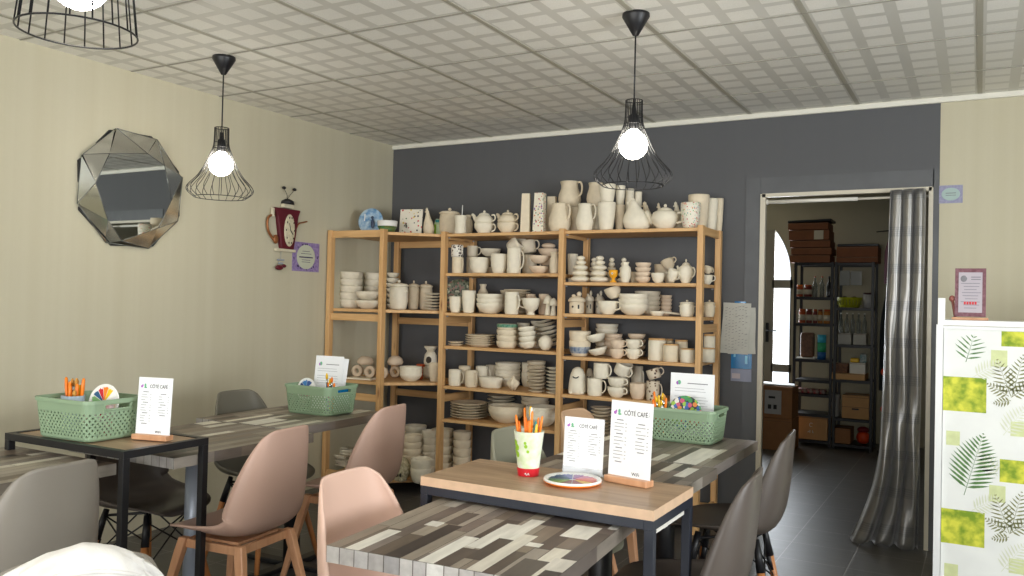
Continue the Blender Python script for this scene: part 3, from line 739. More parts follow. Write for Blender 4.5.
for i in range(nv+1):
    z = .005+(1.975-.005)*i/nv; q = 1-i/nv
    xl = -.455-.04*q-.15*max(0, (q-.7)/.3)**2; xr = -.262
    for j in range(nu+1):
        s = j/nu; x = xl+(xr-xl)*s
        ph = 2*PI*3.4*s+.5*math.sin(2*z+1)+.15*math.sin(6*z)
        amp = .034+.012*math.sin(5*s+2*z)+.012*q
        y = 5.075+amp*math.copysign(abs(math.sin(ph))**.7, math.sin(ph))-.03*max(0, q-.7)*math.sin(9*s)+.008*math.sin(40*s+9*z)*q
        x += .016*math.cos(ph*1.0+.4)
        if i == 0: z_ = z+.01*max(0, math.sin(ph*1.3))
        else: z_ = z
        vs.append((x, min(y, 5.118) if x > DX1-.05 else y, z_))
for i in range(nv):
    for j in range(nu): a = i*(nu+1)+j; fs.append((a, a+1, a+nu+2, a+nu+1))
cu = MB().add(vs, fs, 0, True).build('curtain', curtain_mat(), label='silver grey satin curtain with horizontal bands gathered at the right of the doorway', cat='curtain')
md = cu.modifiers.new('solid', 'SOLIDIFY'); md.thickness = .002

# ------------------------------------------------------------ counter at the right with fern wallpaper
CYF, CZT = 3.9, 1.272
ct = thing('counter', 'tall white counter papered with green fern wallpaper at the right edge', 'counter', (0, 0, 0))
MB().box((.42, CYF+.20, CZT/2-.02), (1.1, .38, CZT-.04)).build('body', M_white_pl, ct)
MB().box((.42, CYF+.19, CZT-.011), (1.14, .42, .022)).build('worktop', M_white_pl, ct)
MB().box((-.143, CYF+.0, (CZT-.02)/2), (.026, .03, CZT-.02)).box((.42, CYF-.003, .04), (1.1, .014, .08)).box((.42, CYF-.003, CZT-.03), (1.1, .014, .012)).build('edge_trim', M_white_pl, ct)
MB().box((-.138, CYF+.015, CZT+.045), (.026, .03, .09)).build('corner_stub', M_white_pl, ct)
M_patch = mat('leafy_green_print', (120, 150, 30), .6, col2=(214, 214, 70), nscale=26, detail=3)
M_pale = mat('pale_green_print', (206, 214, 160), .6, noise=.06, nscale=30)
M_fern = mat('fern_green_print', (88, 128, 72), .6, noise=.2, nscale=40)
M_fernp = mat('pale_fern_print', (214, 218, 196), .6)
M_olive = mat('olive_sprig_print', (132, 134, 92), .6, noise=.15, nscale=50)
M_base = mat('fern_paper_ground', (230, 232, 228), .6, noise=.03, nscale=8)
wp = MB(); Y0 = CYF-.0012
def flat(poly, mi, k): wp.add([(x, Y0-.0004*k, z) for x, z in poly], [tuple(range(len(poly)))], mi)
def rect(x0, x1, z0, z1, mi, k): flat([(x0, z0), (x1, z0), (x1, z1), (x0, z1)], mi, k)
def leafl(x, z, a, L, w, mi, k):
    c, s = math.cos(a), math.sin(a); P = [(0, 0), (.3*L, w), (.7*L, w*.7), (L, 0), (.7*L, -w*.7), (.3*L, -w)]
    flat([(x+c*p-s*q, z+s*p+c*q) for p, q in P], mi, k)
def frond(x, z, a, L, mi, k, n=13, wid=.42):
    c, s = math.cos(a), math.sin(a)
    flat([(x-s*.0012, z+c*.0012), (x+s*.0012, z-c*.0012), (x+c*L, z+s*L)], mi, k)
    for i in range(n):
        t = .12+.86*i/n; l = L*wid*(math.sin(PI*min(1, (t+.08)**.75))*.9+.04); px, pz = x+c*L*t, z+s*L*t
        for d in (-1, 1): leafl(px, pz, a+d*(1.2-.35*t), l*.9, .0056*(1-t*.5)*max(.7, L/.26), mi, k)
rect(-.128, .96, .08, CZT-.036, 0, 0)
def pu(u): return -.132+(u-943)*.00356
def pv(v): return 1.263-(v-322)*.00415
for tx in (0, .46, .92):
    for tz in (.544, 0, -.544, -1.088):
        for (u0, u1, v0, v1, mi) in ((944, 988, 376, 410, 1), (1002, 1030, 322, 344, 1), (992, 1008, 348, 364, 2), (948, 962, 430, 444, 2), (1012, 1034, 416, 430, 2)):
            x0, x1, z0, z1 = pu(u0)+tx, min(.955, pu(u1)+tx), max(.085, pv(v1)+tz), min(CZT-.04, pv(v0)+tz)
            if z1 > z0 and x0 < .95: rect(x0, x1, z0, z1, mi, 1)
        for (u, v, a, L, mi, n, wid) in ((975, 375, .6, .13, 4, 10, .4), (1005, 430, 1.0, .16, 4, 10, .4), (1000, 470, 2.2, .13, 4, 9, .4), (967, 492, 1.32, .285, 3, 15, .42), (1012, 392, 1.9, .17, 5, 9, .34), (1013, 392, 1.35, .19, 5, 10, .3), (1012, 393, .7, .13, 5, 8, .34), (1010, 392, 2.6, .10, 5, 7, .36), (1012, 396, 3.4, .07, 5, 6, .4)):
            x, z = pu(u)+tx, pv(v)+tz
            k0 = 0
            if z > .085 and z+L*.97 > CZT-.04 and z < CZT-.14: L2 = (CZT-.05-z)/math.sin(a) if math.sin(a) > .2 else L; k0 = 1
            else: L2 = L
            if z > .09 and z < CZT-.14 and x+.1 < .95: frond(x, z, a, L2, mi, 2, max(5, int(n*L2/L)), wid*(1.0 if not k0 else min(1.5, L/L2)))
wp.build('fern_wallpaper', [M_base, M_patch, M_pale, M_fern, M_fernp, M_olive], ct)

fr = thing('framed_certificate', 'maroon-bordered certificate on a wooden stand on top of the white counter', 'framed certificate', (-.035, CYF+.10, CZT))
MB().box((0, 0, .006), (.135, .05, .012), b=.003).build('stand', M_beech, fr)
MB().box((0, 0, .117), (.115, .006, .205)).build('border', mat('maroon_print', (96, 48, 60), .4, col2=(126, 82, 92), nscale=70), fr, rot=(-.08, 0, .0))
MB().box((0, -.0045, .117), (.088, .002, .17)).build('certificate', mat('rose_paper', (176, 168, 176), .5), fr, rot=(-.08, 0, 0))
mk = MB(); mk.ball((-.025, -.006, .175), (.012, .001, .014), 0)
for k in range(9): mk.box((0+.004*(k % 2), -.006, .155-.013*k if k != 5 else .155-.013*5), (.07-.012*(k % 3), .0006, .0025))
mk.box((.02, -.006, .182), (.035, .0006, .004)); mk.box((.02, -.006, .172), (.035, .0006, .004)); mk.build('printed_marks', M_ink2, fr, rot=(-.08, 0, 0))
mk = MB(); [mk.box((-.02+.01*k, -.0062, .072), (.007, .0008, .012)) for k in range(5)]; mk.build('red_emblem', M_red, fr, rot=(-.08, 0, 0))
MB().tube([(-.055, .02, .012), (-.066, .016, .08)], .006, 8).ball((-.068, .016, .09), (.012, .008, .014)).build('side_support', mat('rose_wood', (150, 90, 80), .5), fr)

# ------------------------------------------------------------ sheets hanging by the doorway
hs = thing('paper_sheet', 'white handwritten sheets taped to the charcoal wall left of the doorway', 'paper', (-1.285, YB, 1.17))
def wavy(W, Hh, amp, n=16):
    vs = []; fs = []
    for i in range(n+1):
        for j in range(n+1):
            x = (j/n-.5)*W; z = (i/n-.5)*Hh; vs.append((x+.004*math.sin(14*z), -.012-amp*(1+math.sin(26*x+5*z))*(.4+.6*(1-i/n)), z))
    for i in range(n):
        for j in range(n): a = i*(n+1)+j; fs.append((a, a+1, a+n+2, a+n+1))
    return MB().add(vs, fs, 0, True)
wavy(.17, .31, .006).build('front_sheet', mat('creased_paper', (190, 190, 182), .7, noise=.03, nscale=20), hs, (-.012, -.004, .005), (0, .02, 0))
wavy(.17, .28, .004).build('back_sheet', mat('creased_paper', (0, 0, 0)), hs, (.022, .001, -.01), (0, -.05, 0))
mk = MB(); rr = random.Random(9)
for r0 in range(15):
    for c0 in range(7):
        if rr.random() < .8: mk.tube([(-.075+.02*c0+rr.uniform(0, .006), -.031, .13-.018*r0+rr.uniform(-.003, .003)-.008*math.sin(c0)), (-.065+.02*c0+rr.uniform(0, .006), -.031, .132-.018*r0-.008*math.sin(c0))], .0011, 4)
mk.build('handwriting', M_ink2, hs)
bf = thing('plastic_folder', 'blue plastic folder with a pale lower strip below the handwritten sheets', 'folder', (-1.262, YB, .945))
MB().box((0, -.006, .05), (.125, .008, .13)).build('blue_cover', mat('blue_plastic', (16, 112, 168), .2, coat=.5), bf)
MB().box((0, -.006, -.055), (.125, .006, .075)).build('pale_strip', mat('pale_violet_plastic', (132, 136, 156), .35), bf)
MB().box((-.03, -.0105, -.06), (.05, .002, .03)).build('label_tab', mat('pinkish_label', (178, 166, 170), .5), bf)
MB().box((-.04, -.0105, .07), (.012, .001, .03)).box((.03, -.0105, .04), (.015, .001, .05)).build('print', mat('pale_cyan', (130, 190, 215), .4), bf)
MB().box((-.013, -.005, .385), (.07, .006, .02), b=.002).box((-.013, -.002, .24), (.06, .003, .28)).build('folder_tab', MATS['blue_plastic'], bf)
# ------------------------------------------------------------ lattice baskets
def basket_mesh(L=.295, W=.235, Hh=.14):
    r0 = .035; per = 2*(L+W)-8*r0+2*PI*r0; n = 104
    def path(t, ins):
        l, w, r = L/2-ins, W/2-ins, max(.012, r0-ins*.3); s = [2*w-2*r, PI*r/2, 2*l-2*r, PI*r/2]*2; d = t*sum(s); k = 0
        # start at +x side, going counter-clockwise
        while d > s[k] and k < 7: d -= s[k]; k += 1
        cs = [(l, -w+r), None, (l-r, w), None, (-l, w-r), None, (-l+r, -w), None]; dr = [(0, 1), None, (-1, 0), None, (0, -1), None, (1, 0)]
        if k % 2 == 0: return cs[k][0]+dr[k][0]*d, cs[k][1]+dr[k][1]*d
        cc = {1: (l-r, w-r, 0), 3: (-l+r, w-r, PI/2), 5: (-l+r, -w+r, PI), 7: (l-r, -w+r, 3*PI/2)}[k]
        a = cc[2]+d/r; return cc[0]+r*math.cos(a), cc[1]+r*math.sin(a)
    rows = [0, .006, .012]+[.012+.0106*k for k in range(1, 9)]+[.102, .107, .124, Hh]
    mb = MB(); cache = {}
    def P(i, j):
        """i, j may be fractional"""
        key = (round(i*100) % (n*100), round(j*100))
        if key in cache: return cache[key]
        a = int(j); b = min(a+1, len(rows)-1); z = rows[a]+(rows[b]-rows[a])*(j-a)
        x, y = path((i/n) % 1.0, .014*(1-z/Hh)+(.004 if z < .001 else 0)); mb.v.append((x, y, z)); cache[key] = len(mb.v)-1; return cache[key]
    def F(*ix): mb.f.append(tuple(ix)); mb.m.append(0); mb.sm.append(False)
    for j in range(len(rows)-1):
        for i in range(n):
            x, y, z = mb.v[P(i+.5, j+.5)] if 3 <= j <= 10 else (0, 0, 0)
            hole = 2 <= j <= 9 and (i+j) % 2 == 0
            xm, ym = path((i+.5)/n, .01)
            if rows[j] >= .106 and rows[j] < .12 and abs(xm) > L/2-.02 and abs(ym) < .047: continue       # hand slot
            A, B, C, D = P(i, j), P(i+1, j), P(i+1, j+1), P(i, j+1)
            if not hole: F(A, B, C, D); continue
            a, b, c, d = P(i+.5, j+.02), P(i+.98, j+.5), P(i+.5, j+.98), P(i+.02, j+.5)
            F(A, B, a); F(B, b, a); F(B, C, b); F(C, c, b); F(C, D, c); F(D, d, c); F(D, A, d); F(A, a, d)
    # bottom
    F(*[P(i, 0) for i in range(n)][::-1])
    o = len(mb.v)
    for i in range(n):
        x, y = path(i/n, -.0035); mb.v.append((x, y, Hh)); mb.v.append((x, y, Hh-.012))
    for i in range(n):
        k = (i+1) % n; F(P(i, len(rows)-1), P(i+1, len(rows)-1), o+2*k, o+2*i); F(o+2*i, o+2*k, o+2*k+1, o+2*i+1)
    return mb.mesh('tub', M_sage)
BM = basket_mesh()
def basket(label, x, y, z, rot):
    t = thing('basket', label, 'basket', (x, y, z+.002), rot, 'sage green lattice baskets')
    o = put('tub', BM, t); md = o.modifiers.new('solid', 'SOLIDIFY'); md.thickness = .0022; md.offset = 0
    for s in (-1, 1):
        P = [(-.048, .105), (-.052, .115), (-.046, .126), (.046, .126), (.052, .115), (.048, .105)]
        P = spline(P+[P[0]], 30)[:-1]
        MB().tube([(s*(.148-.014*(1-z_/.14)), y_, z_) for y_, z_ in P], .0045, 8, closed=True).build('handle', M_sage, t)
    return t
basket('sage green lattice basket on the black-rimmed side table at the left', -2.775, 1.875, OZ, math.radians(3))
basket('sage green lattice basket beside the corner shelving, holding a white notice and crayons', -2.862, 3.18, TZ, 0)
basket('sage green lattice basket nearest the doorway, holding a white notice and painted palette', -1.09, 3.51, TZ, 0)

# ------------------------------------------------------------ brushes
def brush(label, p, q, col, bcol, group, L=None, r=.0032, up_handle=False, tip='bristles'):
    """paint brush from low point p to high point q; bristles at the top unless up_handle"""
    p = Vector(p); q = Vector(q); t = thing('paint_brush', label, 'paint brush', p, 0, group); d = q-p
    if up_handle:
        MB().tube([(0, 0, 0), d*.35, d*.8, d*.97, d], [r*.5, r*.75, r*1.5, r*1.2, r*.5], 8).build('handle', col, t)
    else:
        MB().tube([(0, 0, 0), d*.35, d*.70], [r*.7, r*1.3, r], 8).build('handle', col, t)
        MB().tube([d*.70, d*.84], [r*1.05, r*1.3], 8).build('ferrule', M_chrome, t)
        MB().tube([d*.84, d*.93, d], [r*1.35, r*1.7, r*.6], 8).build('bristles', bcol, t)
    return t
def palette(label, loc, R, rot, cols, seed, name='painted_plate', cat='palette', th=.008, spokes=True, rim=None):
    t = thing(name, label, cat, loc, rot)
    MB().lathe([(0, 0), (R*.8, 0), (R, th*.6), (R, th), (R*.97, th*1.15), (R*.86, th*.75), (0, th*.7)], 40).build('plate_body', [M_glaze], t)
    if rim: MB().lathe([(R*.80, -.0004), (R*.985, th*.55), (R*1.004, th*.62), (R*1.004, th*.5), (R*.82, -.0008)], 40).build('orange_rim', rim, t)
    r = random.Random(seed); n = len(cols)
    for k, c in enumerate(cols):
        mb = MB(); a0 = 2*PI*k/n+.03; a1 = 2*PI*(k+1)/n-.03; N_ = 8; pts = []
        for i in range(N_+1): a = a0+(a1-a0)*i/N_; q = R*(.80+r.uniform(-.07, .06)); pts.append((q*math.cos(a), q*math.sin(a)))
        pts += [(R*.14*math.cos(a1-.05), R*.14*math.sin(a1-.05)), (R*.14*math.cos(a0+.05), R*.14*math.sin(a0+.05))]
        mb.prism(pts, th*.72, th*.86); mb.build('paint_swatch', mat('swatch_%d_%d_%d' % c, c, .35), t)
    return t
def col(a): return a
# cup of brushes on the oak table
cx, cy = -1.165, 2.20
cup = thing('brush_cup', 'tall white ceramic cup painted with green leaves and a red base, holding brushes', 'cup', (cx, cy, OZ+.001))
MB().lathe([(0, 0), (.030, 0), (.0325, .022), (.0445, .125), (.0455, .132), (.0425, .130), (.030, .026), (.028, .006), (0, .006)], 32).build('cup_body', mat('leaf_painted_ceramic', (228, 232, 218), .3, col2=(206, 222, 178), nscale=38, coat=.3), cup)
MB().lathe([(.0306, 0), (.0334, .0235), (.0338, .024), (.0338, .022), (.031, -.0004)], 32).build('red_base_band', M_red, cup)
lf = MB()
for a, z, s in ((-2.25, .098, .012), (-2.1, .085, .013), (-2.35, .074, .011), (-2.1, .064, .012), (-1.3, .09, .007), (-1.35, .1, .006), (-1.15, .075, .006)):
    R_ = .0325+(z-.022)*.117; lf.ball((R_*math.cos(a), R_*math.sin(a), z), (s*.75, s*.75, s*.8), M=None, seg=10)
lf2 = MB().add([(v[0], v[1], v[2]) for v in lf.v], lf.f, 0, True)
lf2.v = [((x/ math.hypot(x, y))*(.0333+(z-.022)*.117), (y/math.hypot(x, y))*(.0333+(z-.022)*.117), z) for x, y, z in lf2.v]
lf2.build('painted_leaves', M_lime, cup)
MB().tube([(.024*math.cos(-1.2)-.004+.003*k, -.0325+.0004*k, .008+.004*math.sin(k*2)) for k in range(6)], .0012, 5).build('white_initials', M_glaze, cup)
r_ = random.Random(21)
specs = [(-.040, .045, 1, M_orange), (-.022, .066, 1, M_orange), (.0, .072, 0, M_yellow), (.006, .07, 2, M_white), (.014, .06, 1, M_orange), (.024, .04, 1, M_orange), (.036, .045, 1, M_orange), (-.012, .038, 1, M_orange), (-.004, .03, 1, M_orange), (.03, .024, 1, M_yellow), (.012, .034, 1, M_orange), (-.034, .028, 1, M_orange), (.019, .03, 2, M_teal)]
for k, (dx, hz, kind, c) in enumerate(specs):
    yy = r_.uniform(-.018, .022); base = (cx+dx*.35, cy+yy*.5, OZ+.01); top = (cx+dx, cy+yy, OZ+.132+hz)
    lab = {0: 'yellow-tipped brush standing in the painted cup', 1: 'orange-handled brush standing in the painted cup', 2: 'pale slim brush standing in the painted cup'}[kind]
    brush(lab, base, top, c if kind != 0 else M_white, M_yellow, 'brushes in the painted cup, '+('orange handles' if kind == 1 else 'others'), up_handle=(kind != 0), r=.003)
palette('round plate painted with colour wedges and an orange underside on the oak side table', (-1.008, 2.175, OZ+.001), .083, .4,
        [(214, 120, 110), (196, 120, 150), (150, 110, 160), (110, 120, 170), (74, 100, 130), (60, 84, 110), (92, 128, 96), (130, 150, 70), (120, 60, 50), (140, 40, 50), (210, 170, 60), (206, 90, 60)], 5, th=.013, rim=M_orange)
# ------------------------------------------------------------ menus
def menu(label, x, y, z, rot, w, h, base=True, lean=.06, title='CÔTÉ CAFÉ'):
    t = thing('menu_stand', label, 'menu', (x, y, z+.0005), rot, 'white menu cards on the tables')
    z0 = .012 if base else .004
    if base: bev(MB().box((0, 0, .0095), (w*1.02, .042, .019)).build('wooden_base', M_beech, t), .003)
    else: MB().box((0, 0, .0015), (w, .05, .003)).box((0, .0, .012), (w, .003, .022)).build('acrylic_foot', M_acryl, t)
    c = put('card', MB().box((0, 0, h/2), (w, .0022, h)).mesh('card', M_paper), t, (0, 0, z0), (-lean, 0, 0))
    f = -.0013
    text('title', title, h*.083, c, (w*.10, f, h*.845), (PI/2, 0, 0), M_ink, sx=.82)
    text('wifi_text', 'WiFi', h*.06, c, (w*.16, f, h*.075), (PI/2, 0, 0), M_ink)
    mk = MB(); r = random.Random(int(w*1e4)+int(x*100))
    for cx_, n0 in ((-w*.32, 13), (w*.20, 9)):
        zz = h*.75 if n0 == 13 else h*.72
        for k in range(n0):
            hd_ = k % 4 == 0
            l = w*(.16 if hd_ else r.uniform(.10, .24)); mk.box((cx_+(w*.05 if hd_ else -w*.08+l/2), f, zz), (l, .0003, h*.011 if hd_ else h*.0065))
            if not hd_: mk.box((cx_+w*.2, f, zz), (w*.035, .0003, h*.0065))
            zz -= h*.045
    mk.build('menu_lines', M_ink2, c)
    MB().ball((-w*.40, f, h*.84), (w*.035, .0003, h*.022), seg=12).ball((-w*.375, f, h*.86), (w*.02, .0003, h*.018), seg=12).build('purple_flower_print', mat('violet_print', (170, 100, 190), .5), c)
    MB().ball((-w*.30, f, h*.86), (w*.03, .0003, h*.032), seg=12).ball((-w*.29, f, h*.825), (w*.045, .0003, h*.014), seg=12).build('green_cup_print', mat('mint_print', (110, 180, 140), .5), c)
    MB().tube([(w*.40, f, h*.82), (w*.43, f, h*.845), (w*.405, f, h*.865), (w*.43, f, h*.885)], .0007, 4).build('steam_print', mat('light_grey_print', (196, 200, 204), .5), c)
    return t
menu('white menu card on a wooden base on the black-rimmed side table at the left', -2.53, 1.95, OZ, math.radians(14), .140, .205)
menu('shorter white menu card without a wooden base on the oak side table', -1.032, 2.295, OZ, math.radians(0), .130, .166, base=False)
menu('taller white menu card on a wooden base on the oak side table', -.872, 2.262, OZ, math.radians(-11), .140, .222)

# ------------------------------------------------------------ notices in the baskets
def notice(label, x, y, z, rot, lean, w=.21, h=.297, second=False):
    t = thing('paper_notice', label, 'paper', (x, y, z), rot)
    c = put('front_sheet', MB().box((0, 0, h/2), (w, .0012, h)).mesh('front_sheet', M_paper), t, (0, 0, 0), (-lean, 0, 0))
    MB().box((w*.12, -.0008, h*.84), (w*.46, .0003, h*.013)).build('heading_line', M_ink2, c)
    MB().ball((-w*.3, -.0008, h*.85), (.008, .0003, .01), seg=10).build('logo_cup', MATS['mint_print'], c)
    MB().ball((-w*.34, -.0008, h*.84), (.006, .0003, .008), seg=10).build('logo_flower', MATS['violet_print'], c)
    mk = MB(); r = random.Random(5)
    for k in range(12):
        if k in (2, 7): continue
        l = w*r.uniform(.5, .78); mk.box((-w*.40+l/2, -.0008, h*(.76-.045*k)), (l, .0003, h*.007))
    mk.build('printed_lines', mat('faint_ink', (170, 172, 178), .6), c)
    if second: put('back_sheet', MB().box((.012, .004, h/2-.004), (w, .0012, h)).mesh('back_sheet', M_paper), t, (0, 0, 0), (-lean, .06, 0))
    return t
notice('white printed notice standing in the basket nearest the doorway', -1.088, 3.555, TZ+.008, 0, .04, w=.195, h=.272)
notice('white printed notices leaning in the basket beside the corner shelving', -2.885, 3.235, TZ+.008, math.radians(6), .12, w=.17, h=.27, second=True)

# contents: left basket
def pot(label, x, y, z, r, h, m):
    o = MB().lathe([(0, 0), (r*.85, 0), (r, h), (r*.93, h), (r*.8, .004), (0, .004)], 24).build('brush_pot', m, None, (x, y, z), label=label, cat='pot'); return o
zb = OZ+.012
pot('pale blue plastic pot of brushes in the left green basket', -2.85, 1.86, zb, .04, .128, mat('pale_blue_plastic', (178, 196, 212), .4))
for k, (dx, dy, hz, c, kind) in enumerate([(-.045, 0, .075, M_orange, 1), (-.03, .01, .07, M_cobalt, 0), (-.022, 0, .06, M_orange, 1), (-.005, .01, .073, M_bristle, 0), (.004, -.01, .05, M_orange, 1), (.014, .01, .05, M_yellow, 1), (.022, 0, .055, M_orange, 1), (.036, .01, .075, M_orange, 1), (.03, -.01, .035, M_leg, 0)]):
    brush('orange-handled brush in the pot in the left green basket' if kind else 'natural bristle brush in the pot in the left green basket', (-2.85+dx*.5, 1.86+dy, zb+.006), (-2.85+dx, 1.86+dy*1.5, zb+.128+hz-.012), c, M_bristle,
          'brushes in the left basket, '+('orange' if kind else 'bristle up'), up_handle=bool(kind), r=.0045)
t = palette('rainbow-painted round palette standing in the left green basket', (-2.725, 1.90, zb+.108), .066, 0, [(226, 226, 230), (238, 238, 234), (240, 200, 30), (240, 130, 30), (200, 40, 50), (40, 90, 130), (130, 180, 120), (120, 170, 110), (238, 238, 234), (200, 200, 210), (190, 40, 60), (236, 80, 30), (238, 238, 234), (220, 200, 180)], 3)
t.rotation_euler = (math.radians(80), 0, math.radians(12))
o = MB().lathe([(0, 0), (.016, 0), (.016, .105), (0, .105)], 16).build('paint_tube', mat('white_tube', (225, 225, 228), .35, col2=(200, 80, 60), nscale=18), None, (-2.662, 1.87, zb+.001), None, label='white and red paint tube standing behind the hand slot of the left basket', cat='paint tube')
# middle basket
zb = TZ+.012
t = palette('round palette with blue and pink strokes standing in the basket beside the corner shelving', (-2.95, 3.17, zb+.10), .055, 0, [(238, 238, 234), (60, 90, 150), (70, 130, 190), (30, 60, 120), (120, 180, 200), (150, 60, 120), (190, 60, 110), (238, 238, 234)], 8)
t.rotation_euler = (math.radians(80), 0, .1)
for k, (dx, hz, c, bc) in enumerate([(0, .075, M_cobalt, M_yellow), (.022, .05, M_orange, M_yellow), (.034, .058, M_white, M_orange), (.05, .03, M_orange, M_orange), (.012, .03, M_purple, M_orange)]):
    brush('short brush with coloured tip in the basket beside the corner shelving', (-2.795+dx*.6, 3.15, zb+.006), (-2.80+dx, 3.145, zb+.115+hz), c, bc, 'brushes in the basket beside the corner shelving', r=.004)
MB().box((0, 0, 0), (.02, .09, .03), b=.008).build('blue_bottle', mat('blue_plastic', (0, 0, 0)), None, (-2.75, 3.20, zb+.10), label='blue item showing through the hand slot of the basket beside the corner shelving', cat='bottle')
MB().box((0, 0, 0), (.04, .085, .085), b=.006).build('white_box', M_paper, None, (-2.755, 3.20, zb+.0425), label='white carton inside the basket beside the corner shelving, under the blue item', cat='box')
